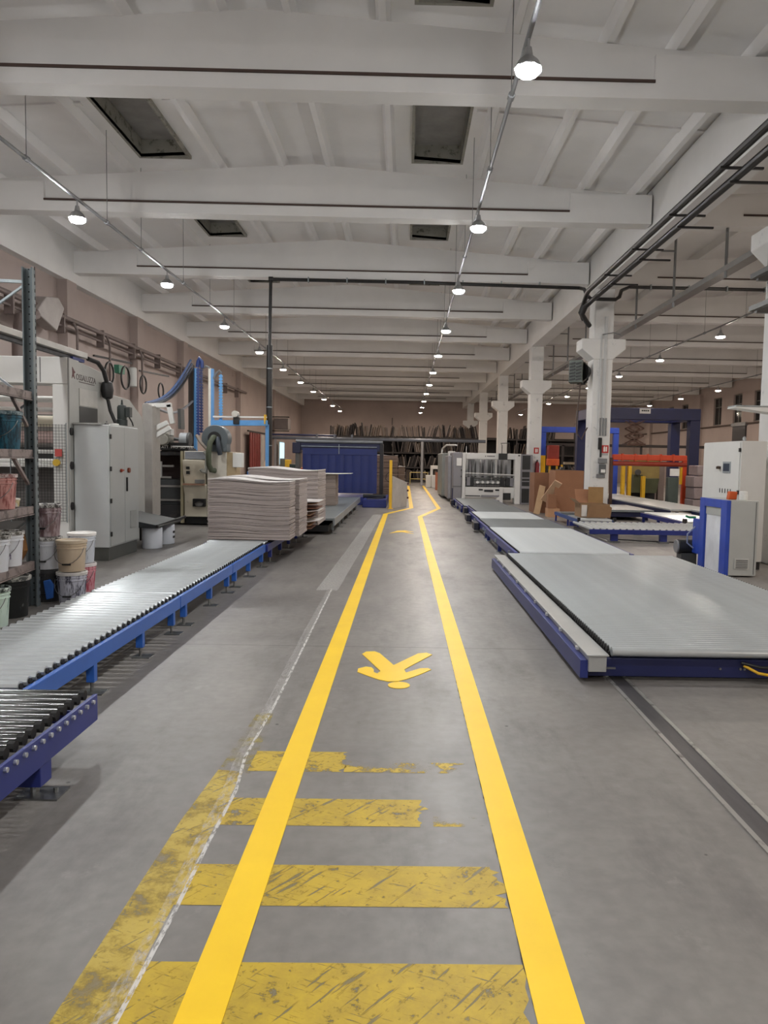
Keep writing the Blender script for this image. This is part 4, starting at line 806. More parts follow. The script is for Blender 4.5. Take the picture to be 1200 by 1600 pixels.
for x in (5.75,6.85):
    for y in (21.1,23.4): MB().box(x-.04,y-.04,0,x+.04,y+.04,.12).build('leg',NAVY,t)
t=thing('flat_conveyor','long white-topped flat conveyor running under the navy gantry','conveyor',(8.1,24.5,0)); MB().box(7.4,20.75,.31,8.8,30.6,.352).build('bed',mat('slab_white','#b9bdbd',.35,.2,var=.05),t,.004); MB().box(8.0,18.5,.31,8.8,20.75,.352).build('bed',mat('slab_white','#b9bdbd',.35,.2,var=.05),t)
MB().box(7.38,20.75,.12,7.42,30.6,.31).box(7.98,18.5,.12,8.02,20.7,.31).build('side_rail',NAVY,t); MB().box(8.78,18.5,.12,8.82,30.6,.31).build('side_rail',NAVY,t)
for y in (19,22,25,28,30): 
    for x in (8.05,8.75): MB().box(x-.04,y-.04,0,x+.04,y+.04,.2).build('leg',NAVY,t)
# ------------------------------------------------------------------ cardboard boxes by the column
def boxed(name,l,x0,x1,y0,y1,z0,z1,m=KRAFT,flaps=None):
    t=thing(name,l,'box',((x0+x1)/2,(y0+y1)/2,z0)); w=.012
    b=MB().box(x0,y0,z0,x1,y0+w,z1).box(x0,y1-w,z0,x1,y1,z1).box(x0,y0+w,z0,x0+w,y1-w,z1).box(x1-w,y0+w,z0,x1,y1-w,z1).box(x0+w,y0+w,z0,x1-w,y1-w,z0+w)
    b.build('walls',m,t); return t
KM=mat('kraft_main','#94694d',.8,var=.08,scale=2); KO=mat('kraft_open','#8d7052',.8,var=.08)
boxed('pallet_box','large tall brown cardboard pallet box left of the column',4.47,5.32,22.3,23.3,0,1.36,KM)
t=boxed('pallet_box','narrower brown cardboard box standing left of the large pallet box',4.06,4.62,23.5,24.4,0,1.26,mat('kraft_deep','#875f46',.8))
b=MB().bar((4.04,22.9,0),(4.28,23.3,.86),.19,.03,(0,1,0)).build('carton_sheet',KRAFTL); tag(b,'pale cardboard strip leaning on the narrower brown box','cardboard sheet')
b=MB().bar((4.24,22.75,.42),(4.55,22.2,1.02),.24,.05,(0,1,0)).build('carton_sheet',mat('kraft_light2','#c9a888',.8)); tag(b,'pale rounded cardboard offcut sticking up against the large pallet box','cardboard sheet')
t=boxed('carton','small brown carton held up in front of the pallet box',4.18,4.42,21.8,22.1,.25,.66,KM); 
t=boxed('carton','small low carton on the floor at the foot of the pallet box',4.18,4.52,21.75,22.2,0,.25,mat('kraft_pale3','#b98e6c',.8))
t=boxed('open_carton','open brown carton with raised flaps on the small conveyor','' or 4.27,4.98,18.1,18.75,.275,.60,KO)
MB().prism([(4.40,.28),(4.98,.28),(5.01,.53),(4.92,.58),(4.50,.58),(4.45,.5)],'y',18.02,18.035).build('front_flap',mat('kraft_flap','#8a6a4b',.8),t)
MB().bar((4.55,18.75,.6),(4.55,18.95,.93),.5,.012,(0,1,0)).build('rear_flap',KM,t); MB().box(4.6,18.75,.55,4.98,18.765,1.0).build('rear_flap',mat('kraft_yellow','#9a7a50',.8),t); MB().add([(4.27,18.1,.6),(4.27,18.75,.6),(4.13,18.75,.72),(4.13,18.1,.72),(4.265,18.1,.6),(4.265,18.75,.6),(4.125,18.75,.72),(4.125,18.1,.72)],[(0,1,2,3),(4,7,6,5)]).build('side_flap',KRAFTL,t)
MB().box(4.29,18.085,.30,4.42,18.095,.58).build('paper_label',mat('paper','#cfc9c2',.7),t)
# ------------------------------------------------------------------ white cabinet and blue-framed unit
t=thing('switch_cabinet','tall white switch cabinet with small display at the right edge','cabinet',(5.3,12.0,0))
MB().box(5.13,11.42,.12,5.52,11.9,1.98).build('body',mat('white_cab','#cfcfcb',.45,var=.03),t,.006); MB().box(5.13,11.9,.12,5.6,12.85,1.98).build('body',mat('white_cab','#cfcfcb',.45,var=.03),t,.006); MB().box(5.15,11.43,0,5.5,12.8,.12).build('plinth',BLK,t)
d=MB().box(5.115,11.45,.14,5.13,12.83,1.96).build('door',mat('white_door','#d5d5d1',.45,var=.03),t,.003)
for z in (.6,1.2,1.85): MB().box(5.105,11.43,z-.04,5.125,11.47,z+.02).build('hinge',BLK,d)
dp=MB().box(5.105,11.74,1.48,5.118,12.02,1.66).build('display',mat('display_frame','#8d9497',.4),d); MB().box(5.101,11.77,1.51,5.106,11.99,1.63).build('screen',mat('screen_dark','#3a4450',.2),dp)
MB().lathe([(.04,-.02),(.04,.02),(.015,.03)],(5.09,12.14,1.56),10).build('switch',mat('switch_dark','#3c2c20',.4),d)
for i in range(5): MB().box(5.108,11.7+i*.1,1.16,5.118,11.715+i*.1,1.23).build('push_button',BLK,d)
MB().box(5.1,12.3,.86,5.118,12.34,1.04).build('handle',BLK,d)
MB().lathe([(.03,0),(.03,.04),(.012,.07)],(5.2,11.5,1.98),8).build('lifting_eye',STEEL,t)
t=thing('drive_unit','grey machine housing with blue frame and white panel beside the transfer car','housing',(4.86,11.0,0))
MB().box(4.66,10.62,.02,5.06,11.6,1.10).build('body',mat('unit_grey','#aeb0ac',.45,var=.03),t,.005)
UB=mat('unit_blue','#2c48a8',.4)
for y0,y1,z0,z1 in ((10.62,10.82,.02,1.10),(11.42,11.6,.02,1.10),(10.82,11.42,.98,1.10)): MB().box(4.60,y0,z0,4.66,y1,z1).build('blue_frame',UB,t,.004)
MB().box(4.63,10.84,.02,4.655,11.40,.86).build('white_panel',mat('unit_panel','#d8dade',.3),t); MB().box(4.62,10.84,.86,4.655,11.40,.98).build('grey_strip',MGREY,t)
g=MB().box(4.74,10.605,.12,4.95,10.62,.27).build('vent_grille',mat('vent_pale','#b5b6b2',.5),t)
for i in range(5): MB().box(4.76,10.60,.135+i*.026,4.93,10.606,.145+i*.026).build('louvre',DGREY,g)
MB().box(5.02,10.612,.04,5.025,10.62,1.08).build('seam',DGREY,t)
MB().box(4.7,11.65,.2,4.62,11.9,.75).build('rear_bracket',UB,t); MB().tube([(4.62,11.8,.62),(4.5,11.8,.5),(4.5,11.8,.36),(4.6,11.8,.28)],.012,6).build('cable',mat('cable_lb','#8a96b5',.5),t); MB().tube([(4.5,11.9,.78),(4.55,11.9,.76),(4.66,11.9,.76)],.02,6).build('green_plug',mat('plug_green','#2f8f63',.5),t)
m=thing('gear_motor','dark gear motor with silver end lying on the floor beside the blue-framed housing','motor',(4.5,11.9,0))
MB().cyl((4.42,12.0,.28),(4.75,12.0,.28),.12,n=18).build('body',mat('gearmotor_dark','#2b2d30',.4,.3),m,.01); MB().lathe([(0,0)],n=4,cap=False); MB().cyl((4.39,12.0,.28),(4.42,12.0,.28),.105,n=18).build('end_cap',mat('cap_silver','#a7a9aa',.3,.6),m,.006); MB().box(4.45,11.9,0,4.7,12.1,.18).build('foot',DGREY,m); MB().bar((4.2,11.9,.02),(4.6,11.3,.02),.06,.03).build('base_rail',BLK,m)
t=thing('orange_rag','orange cloth bundle on top of the blue-framed housing','cloth',(4.82,10.9,1.1)); MB().prism([(4.72,1.105),(4.84,1.105),(4.85,1.22),(4.74,1.225)],'y',10.85,10.95).build('cloth',mat('rag_orange','#c4541d',.7),t,.012)
t=thing('plastic_jar','white lidded jar on top of the blue-framed housing','jar',(4.9,10.8,1.1)); MB().lathe([(.055,0),(.06,.01),(.06,.08),(.05,.09)],(4.9,10.78,1.102),18).build('body',SHELLG,t); MB().lathe([(.058,.09),(.058,.12),(.04,.13)],(4.9,10.78,1.102),18).build('lid',SHELLG,t)
# ------------------------------------------------------------------ folder gluer
YG=28.3
fg=thing('folder_machine','white and grey folder-gluer machine with open front behind the roller tables','machine',(3.4,29,0))
def g(zx,zy): return at(690+zx/7.5,690+zy/7.5,YG)
def gx(zx): return g(zx,300).x
def gz(zy,zx=500): return g(zx,zy).z
FW=mat('folder_white','#d3d3d1',.4,var=.03); FG=mat('folder_grey','#86858a',.45,var=.04); FD=mat('folder_dark','#222426',.35)
MB().box(gx(285),YG,gz(205),gx(860),YG+.25,gz(135)).build('top_beam',FW,fg,.01); MB().box(gx(243),YG-.03,.03,gx(280),YG+.3,gz(133)).build('front_post',FW,fg,.01); MB().box(gx(855),YG-.2,.0,gx(918),YG+.3,gz(138)).build('front_post',FW,fg,.01)
MB().box(gx(278),YG,gz(660),gx(855),YG+.2,gz(535)).build('lower_panel',FW,fg,.01)
for a,b,c_,d_ in ((440,490,555,573),(505,612,563,590),(635,692,557,575)): MB().box(gx(a),YG-.012,gz(d_),gx(b),YG,gz(c_)).build('slot_window',FD,fg)
MB().box(gx(280),YG+2.2,.1,gx(855),YG+2.3,gz(205)).build('rear_wall',mat('folder_back','#9fa1a3',.5),fg)
MB().bar((gx(275),YG+.02,gz(370)),(gx(855),YG+.02,gz(386)),.035,.035).build('hand_rail',FW,fg); MB().bar((gx(275),YG+.1,gz(395)),(gx(855),YG+.1,gz(400)),.03,.04).build('hand_rail',STEEL,fg)
rnd=random.Random(12); 
for i,zx in enumerate((300,330,385,430,475,520,590,620,640,690,740,800)):
    w=rnd.choice((.05,.08,.14)); z0=gz(470); MB().box(gx(zx),YG+.3+rnd.uniform(0,.9),z0+rnd.uniform(0,.1),gx(zx)+w,YG+.4+rnd.uniform(.9,1.2),gz(210)).build('hanger_plate',[FW,FG,STEEL,mat('folder_mid','#a4a6a8',.4)][i%4],fg,.005)
for i in range(9): MB().cyl((gx(430+i*30),YG+.15,gz(478)),(gx(430+i*30)+.01,YG+.3,gz(478)),.055,n=12).build('feed_wheel',[FW,STEEL][i%2],fg)
for i in range(10): MB().cyl((gx(420+i*30),YG+.2,gz(515)),(gx(420+i*30)+.01,YG+.3,gz(515)),.05,n=10).build('feed_wheel',mat('wheel_dark','#4b4a4a',.4),fg)
for zy in (430,455,500,525): MB().cyl((gx(285),YG+.35,gz(zy)),(gx(850),YG+.35,gz(zy)),.03,n=10).build('cross_shaft',STEEL,fg)
for zx in (300,340,700,760,810): MB().box(gx(zx),YG+.1,gz(520),gx(zx)+.14,YG+.3,gz(420)).build('side_unit',[FG,FD,FW][zx%3],fg,.01)
MB().box(gx(660),YG-.14,gz(210),gx(764),YG-.08,gz(135)).build('monitor',FD,fg,.006); MB().tube([(gx(700),YG-.05,gz(135)),(gx(700),YG-.05,gz(40)),(gx(685),YG-.05,gz(18)),(gx(790),YG,gz(10))],.015,6).build('monitor_arm',DGREY,fg)
lt_=MB()
for zx,w in ((530,7),(540,8),(551,6),(560,9),(572,7),(582,8),(593,7),(603,6),(612,7)): MB().box(gx(zx),YG-.004,gz(176),gx(zx+w),YG,gz(164)).build('logo_letter',FD,fg)
MB().prism([(gx(505),gz(170)),(gx(512),gz(162)),(gx(519),gz(170)),(gx(512),gz(180))],'y',YG-.005,YG).build('emblem',FD,fg)
MB().box(gx(285),YG+.0,gz(640),gx(460),YG-.03,gz(632)).build('seam',FD,fg); MB().box(gx(470),YG-.06,gz(648),gx(680),YG-.02,gz(625)).build('lower_bracket',FG,fg)
MB().box(gx(682),YG-.12,.0,gx(722),YG,gz(530)).build('support_arm',FW,fg,.006); MB().prism([(gx(625),gz(682)),(gx(682),gz(640)),(gx(682),gz(682))],'y',YG-.1,YG-.06).build('gusset',FW,fg)
MB().box(gx(724),YG-.02,gz(680),gx(818),YG+.02,gz(598)).build('fan_box',FD,fg,.01)
# left casing, running back along the aisle
MB().box(gx(135),YG-.02,.1,gx(240),YG+2.2,gz(130)).build('left_casing',FG,fg,.03); MB().box(gx(90),YG+.9,.1,gx(135),YG+3.2,gz(170)).build('left_casing',mat('folder_grey2','#939297',.45),fg,.03); MB().box(gx(175),YG-.035,gz(288),gx(235),YG-.022,gz(198)).build('paper_sheet',mat('paper_white','#dfdfdd',.7),fg); MB().box(gx(132),YG-.03,gz(532),gx(240),YG-.02,gz(526)).build('seam',DGREY,fg)
for zy in (330,405): MB().box(gx(225),YG-.06,gz(zy+15),gx(238),YG-.02,gz(zy)).build('handle',FD,fg)
MB().box(X_(689,32.5),31.6,.08,X_(709,32.5),35.6,1.9).build('rear_casing',mat('folder_green','#8b8f8c',.45),fg,.03); MB().box(X_(700,31.4),31.3,.08,X_(711,31.4),31.6,1.98).build('rear_casing',FW,fg,.02)
MB().tube([(X_(690,32),32,1.9),(X_(691,32),32,2.1),(X_(697,31),31.,2.22),(X_(714,29),29.4,2.2)],.035,8).build('white_hose',FW,fg); MB().cyl((gx(288),YG+.1,gz(135)),(gx(288),YG+.1,gz(55)),.015,n=6).build('aerial',FW,fg)
# right tower with dark windows
MB().prism([(gx(921),0),(gx(1050),0),(gx(1060),.9),(gx(1055),gz(145)),(gx(921),gz(140))],'y',YG-.2,YG+.3).build('tower',FG,fg,.015)
for a,b in ((155,318),(345,410),(425,450),(462,510),(540,705)): MB().box(gx(935),YG-.215,gz(b),gx(1028-(a>300)*6),YG-.2,gz(a)).build('tower_window',FD,fg)
MB().box(gx(885),YG-.21,gz(165),gx(905),YG-.2,gz(150)).build('badge',FD,fg)
for px,yy,l in ((666,43.5,'small white floor cabinet beside the far end of the walkway, left one'),(675,43.2,'small white floor cabinet beside the far end of the walkway, right one')):
    x=X_(px,yy); b=MB().box(x,yy,0,x+.30,yy+.6,.72).build('floor_cabinet',FW,None,.02); tag(b,l,'cabinet','far white floor cabinets')
t=thing('white_stand','small white machine stand behind the floor cabinets','stand',(X_(680,45),45,0)); x=X_(673,45); MB().box(x,45,1.05,x+.62,45.5,1.27).build('top',FW,t,.02); MB().box(x,45,0,x+.14,45.5,1.05).build('leg',FW,t); MB().box(x+.5,45,0,x+.62,45.5,1.05).build('leg',FW,t)
b=MB().box(X_(681,40),40,0,X_(686,40),40.3,.95).build('orange_cover',mat('cover_salmon','#a8694f',.6),None,.01); tag(b,'salmon-orange upright cover beside the grey folder casing','cover')
# ------------------------------------------------------------------ things on the columns
def sign(l,x0,x1,y,z0,z1):
    t=thing('fire_sign',l,'sign',((x0+x1)/2,y,z0)); MB().box(x0,y-.01,z0,x1,y,z1).build('plate',REDS,t); w=(x1-x0); h=z1-z0; P=mat('sign_white','#e6e2de',.5)
    MB().box(x0+w*.28,y-.014,z0+h*.18,x0+w*.52,y-.01,z0+h*.72).box(x0+w*.33,y-.014,z0+h*.72,x0+w*.47,y-.01,z0+h*.85).build('extinguisher_mark',P,t); MB().box(x0+w*.6,y-.014,z0+h*.2,x0+w*.78,y-.01,z0+h*.8).build('flame_mark',P,t); return t
t=sign('red and white fire extinguisher sign on the column with the meter box',5.01,5.19,19.2,1.86,2.06); MB().box(5.03,19.19,1.8,5.18,19.2,1.85).build('lower_strip',mat('strip_grey','#a9a9a9',.5),t)
sign('red fire sign on the column behind the folder machine',4.93,5.12,28.9,1.92,2.15)
t=thing('fire_extinguisher','red fire extinguisher hung on the column behind the folder machine','extinguisher',(5.05,28.82,1.0)); RD=mat('ext_red','#a12632',.35); MB().lathe([(.04,0),(.09,.02),(.09,.42),(.05,.5),(.02,.52)],(5.05,28.82,1.12),16).build('cylinder',RD,t); MB().box(5.02,28.75,1.62,5.08,28.8,1.68).build('valve',BLK,t); MB().tube([(5.05,28.74,1.64),(4.97,28.72,1.55),(4.96,28.72,1.2),(5.02,28.72,1.0)],.02,6).build('hose',BLK,t); MB().lathe([(.05,-.05),(.06,0),(.05,.05)],(5.07,28.75,1.0),10).build('nozzle',BLK,t)
b=MB().box(4.95,28.6,.0,5.2,28.86,.42).build('waste_bin',mat('bin_pinkish','#b5a59c',.6),None,.02); tag(b,'small pale bin on the floor at the column behind the folder machine','bin')
t=thing('meter_box','grey meter and switch boxes with cables on the nearer white column','electrical box',(5.03,19.2,1.3))
EL=mat('el_grey','#77797b',.5)
MB().box(4.93,19.12,1.60,5.15,19.2,1.72).build('terminal_box',EL,t,.005); b=MB().box(4.96,19.1,1.34,5.12,19.2,1.57).build('switch_box',mat('el_dark','#55585a',.5),t,.005); MB().box(4.99,19.095,1.36,5.10,19.1,1.44).build('label_plate',SHELLG,b); MB().box(4.9,19.17,1.22,5.12,19.2,1.32).build('tray',EL,t)
for x in (4.96,5.03,5.10): MB().box(x-.015,19.17,2.3,x+.015,19.2,2.75).build('cable_clip',EL,t)
for x,z0 in ((4.94,1.95),(4.99,1.75)): MB().box(x-.02,19.165,z0,x+.02,19.2,2.25).build('cable_strip',BLK,t)
MB().box(4.89,19.165,2.3,4.93,19.2,4.85).build('trunking',mat('trunk_grey','#bbbdbd',.5),t); MB().box(4.99,19.165,2.75,5.06,19.2,5.3).build('trunking',mat('trunk_grey','#bbbdbd',.5),t); MB().tube([(4.93,19.17,4.85),(5.2,19.17,4.9),(5.4,19.17,4.85)],.015,6).build('conduit',EL,t)
h=thing('unit_heater','grey-green louvred unit heater bracketed off the nearer white column','heater',(4.35,19.6,3.6)); HM=mat('heater_green','#5d645e',.5,.2)
# turned box facing left-front
hb=[(4.12,19.25),(4.43,19.1),(4.56,19.5),(4.25,19.65)]
MB().prism(hb,'z',3.64,4.2).build('casing',HM,h,.01)
lv=Vector((.31,-.15,0)); 
for c_ in range(2):
    for i in range(6):
        a=Vector((4.12,19.25,3.70+i*.08))+lv*(.06+.47*c_); b=a+lv*.4; MB().bar(a+Vector((-.005,-.01,.0)),b+Vector((-.005,-.01,.03)),.02,.045).build('louvre',BLK,h)
MB().cyl((4.5,19.32,3.92),(4.62,19.38,3.92),.22,.15,18).build('fan_cowl',BLKP,h); MB().tube([(4.55,19.4,4.15),(4.6,19.5,4.12),(4.66,19.5,4.0),(4.66,19.5,3.75),(4.58,19.5,3.66)],.03,8).build('pipe_loop',BLKP,h); MB().box(4.4,19.5,4.06,4.62,19.58,4.1).box(4.4,19.5,3.62,4.62,19.58,3.66).build('wall_bracket',BLKP,h)
MB().tube([(4.42,19.25,3.64),(4.40,19.25,3.2),(4.36,19.25,2.7),(4.38,19.25,2.35),(4.5,19.25,2.2),(4.62,19.17,2.5)],.018,6).build('feed_cable',mat('cable_brown','#4a3a33',.6),h)
t=thing('bracket_arm','white tapered bracket arm sticking out from the stained column','bracket',(5.5,11.8,2.5)); MB().prism([(5.12,2.50),(5.14,2.525),(6.4,2.525),(6.4,2.38),(5.8,2.42)],'y',11.7,12.0).build('arm',SHELLG,t,.006); MB().box(5.13,11.68,2.525,6.4,12.0,2.54).build('top_strip',GALV,t)
# ------------------------------------------------------------------ navy gantry and the machinery behind it
gt=thing('gantry','navy steel gantry straddling the white flat conveyor','gantry',(8.6,28.4,0))
for x in (6.85,10.5):
    for y in (27.4,29.4): MB().box(x-.18,y-.18,0,x+.18,y+.18,3.2).build('post',NAVY,gt,.01)
for y in (27.4,29.4): MB().box(6.67,y-.19,3.2,10.68,y+.19,3.62).build('cross_beam',NAVY,gt,.012)
for x in (6.85,10.5): MB().box(x-.17,27.59,3.22,x+.17,29.21,3.6).build('side_beam',mat('gantry_violet','#2b2f5c',.45),gt,.01)
px=X_(1005,27.2); MB().box(px-.2,27.2,3.42,px+.2,27.21,3.6).build('name_plate',mat('plate_white','#c9c8c6',.5),gt); [MB().box(px+u,27.195,3.5,px+v,27.2,3.55).build('plate_letter',BLK,gt) for u,v in ((-.13,-.07),(-.06,.0),(.01,.06),(.08,.14))]
SCB=mat('scissor','#4a352c',.5,.3); sc=MB(); x=X_(990,28.2)
s_=thing('scissor_lift','brown scissor linkage hanging from the navy gantry beam','lifting linkage',(x,28.2,2.4))
for i in range(3):
    z=3.2-i*.28
    for y in (28.0,28.5):
        MB().bar((x-.28,y,z),(x+.28,y,z-.28),.03,.05).build('link',SCB,s_); MB().bar((x+.28,y,z),(x-.28,y,z-.28),.03,.05).build('link',SCB,s_)
MB().box(x-.35,27.95,2.28,x+.35,28.55,2.36).build('lift_plate',SCB,s_)
ob=thing('orange_barrier','orange double rail barrier under the navy gantry','barrier',(8.8,26.4,0)); YO=26.4
xa,xb=X_(957,YO),X_(1072,YO)
MB().bar((xa,YO,1.82),(xb,YO,1.82),.2,.2).build('rail',ORNG,ob,.02); MB().cyl((xa,YO-.05,1.60),(xb,YO-.05,1.60),.08,n=12).build('rail',mat('orange_dark','#8f2f1a',.5),ob)
MB().bar((xb-.06,YO,.0),(xb-.06,YO,1.8),.14,.14).build('post',ORNG,ob); MB().bar((xa-.03,YO,0),(xa-.03,YO,1.8),.1,.1).build('post',mat('post_brown','#4b3427',.5),ob)
for k in range(5): MB().box(xa+.3+k*.45,YO-.12,1.7,xa+.36+k*.45,YO+.02,1.95).build('collar',ORNG,ob)
MB().box(xb-.2,YO-.05,.9,xb-.12,YO+.05,1.5).build('yellow_sleeve',YELP,ob)
b=thing('portal_frame','bright blue square machine frame behind the nearer column','machine frame',(7.8,34,0)); BB=mat('frame_blue','#2f4cb0',.4)
for x in (6.2,9.5): MB().box(x-.12,33.9,1.9 if x<7 else 0,x+.12,34.1,3.0).build('post',BB,b)
MB().box(6.1,33.88,2.95,9.62,34.12,3.2).build('cross_beam',BB,b,.01); MB().box(6.08,33.9,0,6.32,34.1,1.9).build('yellow_post',YELP,b)
rm=thing('orange_machine','red and orange machine carriage standing inside the blue frame','machine',(6.8,33.5,0)); x0=X_(855,33.4);x1=X_(872,33.4)
MB().box(x0,33.2,1.75,x1,33.6,2.35).build('red_cover',mat('cover_red','#8e3226',.5),rm,.02); MB().box(x0-.05,33.1,1.45,x1,33.4,1.75).build('orange_block',mat('block_orange','#d9622c',.45),rm,.02)
for x in (x0+.05,x1-.12,x1+.1): MB().box(x,33.2,0,x+.08,33.3,1.5).build('leg',YELP,rm)
tp=thing('grey_machine','dark grey low machine bed with tools behind the large pallet box','machine',(7.6,32,0)); xa,xb=X_(872,32),X_(912,32); MB().box(xa,31.5,0,xb,32.5,1.3).build('bed',mat('bed_grey','#3a3c40',.5),tp,.02); MB().box(xa+.2,31.6,1.52,xa+.75,31.9,1.62).build('tan_block',mat('block_tan','#b7a489',.6),tp)
for i in range(6): MB().cyl((xa+.1+i*.17,31.6,1.3),(xa+.1+i*.17,31.8,1.36+.05*(i%3)),.07,n=10).build('tool_head',[STEEL,BLK,DGREY][i%3],tp)
ym=thing('strapping_machine','yellow-framed machine with dark green guard behind the orange barrier','machine',(9.6,30.5,0)); 
for px_ in (974,984,1006): x=X_(px_,30.6); MB().box(x-.07,30.5,0,x+.07,30.7,1.6 if px_<1000 else 1.1).build('post',YELP,ym,.01)
x0,x1=X_(990,31),X_(1030,31); MB().prism([(x0,.4),(x1-.1,.4),(x1,1.0),(x0+.5,1.0),(x0+.35,1.15),(x0,1.15)],'y',30.9,31.4).build('guard',mat('guard_green','#4c5138',.6),ym); MB().box(x0,31.4,0,x1,31.9,.6).build('base',BLK,ym); MB().cyl((x0+.15,30.8,1.25),(x0+.15,30.9,1.25),.12,n=14).build('wheel',DGREY,ym)
MB().box(x0+.0,31.5,1.0,x1+.2,31.6,1.75).build('yellow_panel',mat('panel_ochre','#b6a062',.6),ym)
for k,(a_,b_) in enumerate(((1008,1018),(1018,1028),(1030,1040))): x=X_(a_,33); MB().box(x,33,.0,X_(b_,33)-.02,33.5,1.95-.2*k).build('cabinet_tall',mat('cab_pink','#8d7f7a',.6),None,.01); 
for k,n_ in enumerate(('cabinet_tall','cabinet_tall.001','cabinet_tall.002')): tag(D.objects[n_],['left','middle','right'][k]+' one of three drab upright cabinets behind the strapping machine','cabinet','drab cabinets behind the strapping machine')
b=MB().box(X_(1046,25.9),25.9,0,X_(1062,25.9),26.2,1.15).build('control_desk',mat('desk_green','#46514c',.5),None,.02); tag(b,'dark green control desk at the right gantry post','desk'); x=X_(1056,25.8); p_=MB().box(x-.16,25.85,1.2,x+.16,25.9,1.45).build('paper_clip',mat('paper_white','#dfdfdd',.7),b)
# stacked wrapped cartons
CW=mat('wrapped','#8c7f80',.4,var=.15); k=0
for i,(z0,z1,dx) in enumerate(((0,.42,.0),(.44,.82,.02),(.84,1.22,.0),(1.24,1.58,.1))):
    o=MB().box(9.75+dx,25.2,z0,10.45,26.0,z1).build('wrapped_carton',CW,None,.03); tag(o,['bottom','second','third','topmost'][i]+' film-wrapped carton in the stack between gantry and white cabinet','carton','wrapped cartons by the gantry')
# horizontal black barrier rail and pipes in the distance
t=thing('barrier_rail','dark horizontal rail behind the gantry','rail',(12,38,0)); MB().bar((6.5,38.2,2.5),(16.5,38.2,2.5),.1,.14).build('rail',mat('rail_brown','#2c2422',.5),t)
for x in (8,12,16): MB().bar((x,38.2,0),(x,38.2,2.5),.1).build('post',mat('rail_brown','#2c2422',.5),t)
# ------------------------------------------------------------------ overhead services on the right
for k,(x,z) in enumerate(((4.33,5.74),(4.47,5.55))):
    t=thing('overhead_pipe',['upper','lower'][k]+' thick black pipe of the pair under the right girder','pipe',(x,12,z),'black pipe pair'); MB().tube([(x,-4,z),(x,18.3,z),(x+.02,18.6,z-.03),(x+.03,18.9,z-.2),(x-.03,18.95,z-.4),(x+.08,19.05,z-.55)] if k==0 else [(x,-4,z),(x,18.4,z),(x-.1,18.7,z-.1),(x-.16,18.8,z-.28),(x-.02,18.95,z-.42),(x+.1,19.1,z-.5)],.06,10).build('pipe',BLKP,t)
    for y in frange(6.5,18.5,2.0): MB().bar((x-.1,y,z-.075),(x+.5,y,z-.075),.04,.03).build('bracket',BLKP,t)
t=thing('cable_tray','grey galvanised cable tray hung in the right bay','cable tray',(6.3,18,5.4)); MB().box(6.22,8,5.42,6.46,58,5.44).build('tray',mat('tray_galv','#8f8f8e',.4,.5),t); MB().box(6.22,8,5.44,6.235,58,5.53).build('side',mat('tray_galv','#8f8f8e',.4,.5),t); MB().box(6.445,8,5.44,6.46,58,5.53).build('side',mat('tray_galv','#8f8f8e',.4,.5),t)
for y in frange(9.2,58,2.9): MB().cyl((6.25,y,5.3),(6.25,y,6.95),.03,n=6).build('hanger',CONDUIT,t); MB().bar((5.8,y,6.6),(6.25,y,6.6),.04).build('arm',CONDUIT,t)
for k,z in enumerate((4.33,3.87)):
    t=thing('rail_frame',['upper','lower'][k]+' black angled rail frame hanging at the right edge','rail frame',(5.6,10,z),'black hanging rail frames'); MB().bar((4.98,11.0,z),(5.02,6.5,z),.07,.07).build('rail',BLKP,t); MB().bar((5.05,11.0,z),(6.6,11.05,z),.07,.1).build('rail',BLKP,t); MB().cyl((5.2,11.0,z),(5.2,11.0,6.98 if k else 6.98),.012,n=6).build('hanger',STEEL,t); MB().cyl((6.4,11.03,z),(6.4,11.03,6.98),.012,n=6).build('hanger',STEEL,t)
# ------------------------------------------------------------------ far end: die racks, post, railing
YD2=53.5; LV=(.12,1.08,2.12,3.2)
RKM=mat('die_rack_steel','#3b3736',.5,.4)
dr=thing('die_rack','long dark steel rack full of cutting dies across the far end of the hall','rack',(3.4,54,0))
XA,XB=-5.35,12.3; n=8
for i in range(n+1):
    x=XA+(XB-XA)*i/n
    for y in (YD2,YD2+1.3): MB().box(x-.05,y-.05,0,x+.05,y+.05,3.9).build('upright',RKM,dr)
for z in LV:
    for y in (YD2,YD2+1.3): MB().box(XA,y-.03,z-.1,XB,y+.03,z).build('shelf_beam',RKM,dr)
    MB().box(XA,YD2+.0,z-.03,XB,YD2+1.3,z-.005).build('shelf',RKM,dr)
MB().box(XA,YD2+1.36,0,XB,YD2+1.4,3.3).build('back_panel',mat('die_back','#1e1b1b',.7),dr)
dm=[]
for k,(c_,w,h) in enumerate((('#4f4846',.05,.80),('#7d7470',.045,.74),('#a89e97',.05,.68),('#393434',.06,.86),('#8d7d70',.04,.78))):
    m=MB().box(-w/2,0,0,w/2,.9,h).box(-w/2-.006,.0,h*.2,w/2+.006,.02,h*.3).box(-w/2-.006,.0,h*.7,w/2+.006,.02,h*.78)
    dm.append(m.mesh('cutting_die',mat('die_%d'%k,c_,.6,var=.2)))
LVN=('bottom','second','third','top'); rnd=random.Random(21); cnt=0
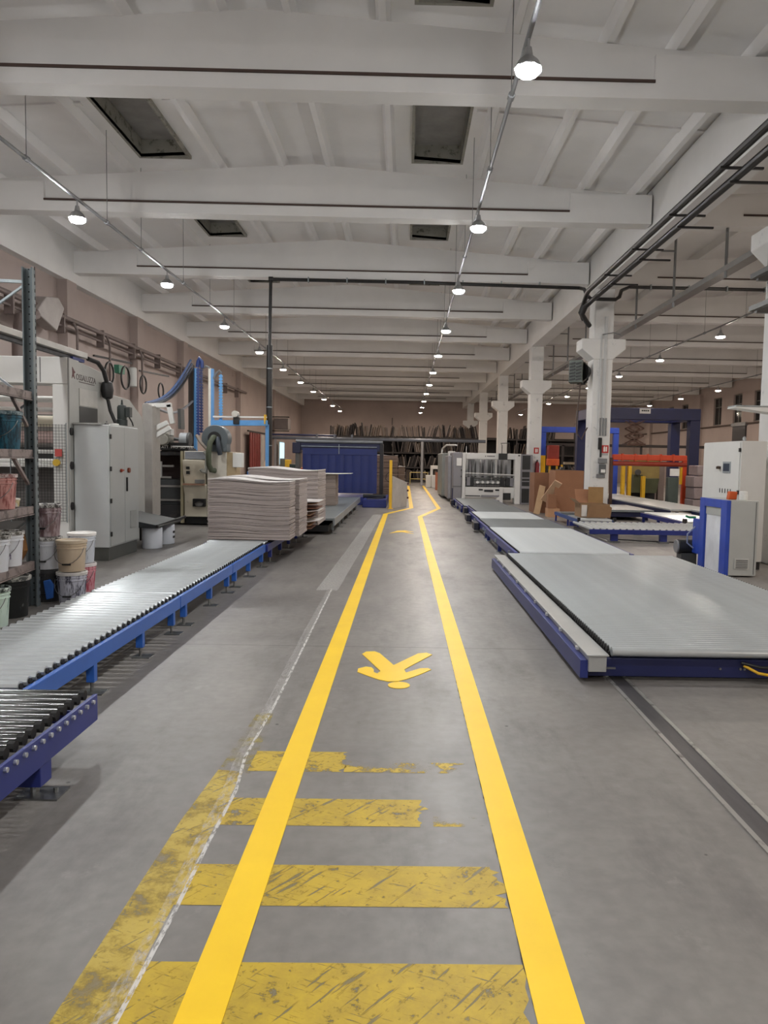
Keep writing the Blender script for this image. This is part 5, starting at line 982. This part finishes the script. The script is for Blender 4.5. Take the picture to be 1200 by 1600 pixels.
for li,z in enumerate(LV):
    x=XA+.12; run=0; base=.1
    while x<XB-.1 and cnt<298:
        vis=True
        if li<3 and x<(-1.0 if li==2 else -.6 if li==1 else -.2): vis=False
        if x>2.1 and li<2 and x<5.6: vis=False
        if x>5.4 and (x<7.2 or li<2): vis=False
        if 5.2<x<7.0 or x>10.6 : vis=False
        if run<=0:
            new=rnd.choice((-.2,-.12,.1,.18,.26)); x+=.2 if (new<0<base) else 0; base=new; run=rnd.randint(4,9)
        run-=1; ang=base+rnd.uniform(-.02,.02); step=rnd.uniform(.08,.125)
        if vis and rnd.random()>.04:
            o=D.objects.new('cutting_die',rnd.choice(dm)); COL.objects.link(o); o.location=(x,YD2-.05+rnd.uniform(0,.2),z+.005+abs(math.sin(ang))*.03); o.rotation_euler=(0,ang,0); s=rnd.uniform(.85,1.12); o.scale=(1,1,s)
            tag(o,'flat upright cutting die leaning among others on the %s shelf of the far rack'%LVN[li],'cutting die','cutting dies on the %s rack shelf'%LVN[li]); cnt+=1
        x+=step
for i,x in enumerate((-1.9,-1.2,-.6,.2,.7,1.5)):
    b=MB().box(x,YD2-.06,3.0+.0,x+.34,YD2-.045,3.1).build('shelf_placard',mat('placard','#d4d0cb',.6),dr)
# pipe on posts across the hall
t=thing('pipe_bridge','blue-grey pipe on slim posts crossing the hall in front of the die racks','pipe',(0,47.3,0)); PG=mat('bridge_grey','#6f7682',.45,.4)
MB().cyl((-8.8,47.3,2.82),(5.0,47.3,2.82),.1,n=12).build('pipe',PG,t); MB().cyl((-8.8,47.45,3.02),(-4.4,47.45,3.02),.06,n=10).build('thin_pipe',mat('bridge_navy','#30385e',.45),t)
for x in (1.02,-4.3,-8.2): MB().box(x-.07,47.24,0,x+.07,47.36,2.78).build('post',mat('bridge_post','#9a9a9c',.45,.3),t)
for x in (-5.6,-4.5,-3.4): MB().box(x-.06,47.22,2.72,x+.06,47.4,3.1).build('saddle',PG,t)
t=thing('safety_railing','pale yellow tubular railing at the far end of the walkway','railing',(.85,48.4,0)); PY=mat('rail_pale','#b9a565',.5)
for z in (.36,.78): MB().cyl((.3,48.4,z),(1.42,48.4,z),.03,n=8).build('rail',PY,t)
for x in (.3,1.42): MB().cyl((x,48.4,0),(x,48.4,.78),.03,n=8).build('post',PY,t)
b=MB().box(-.7,46,0,-.05,47,.3).build('pallet',mat('pallet_wood','#6b5648',.8)); tag(b,'low wooden pallet left of the far walkway end','pallet')
MB().tube([(-1.2,63.9,4.5),(-1.2,63.9,5.1)],.03,6).build('wall_lamp',BLKP); tag(D.objects['wall_lamp'],'small dark lamp bracket high on the far end wall','lamp bracket')
# ------------------------------------------------------------------ colour management
v=SC.view_settings; v.view_transform='Standard'; v.look='None'; v.gamma=1; v.use_curve_mapping=False; v.exposure=EXPO
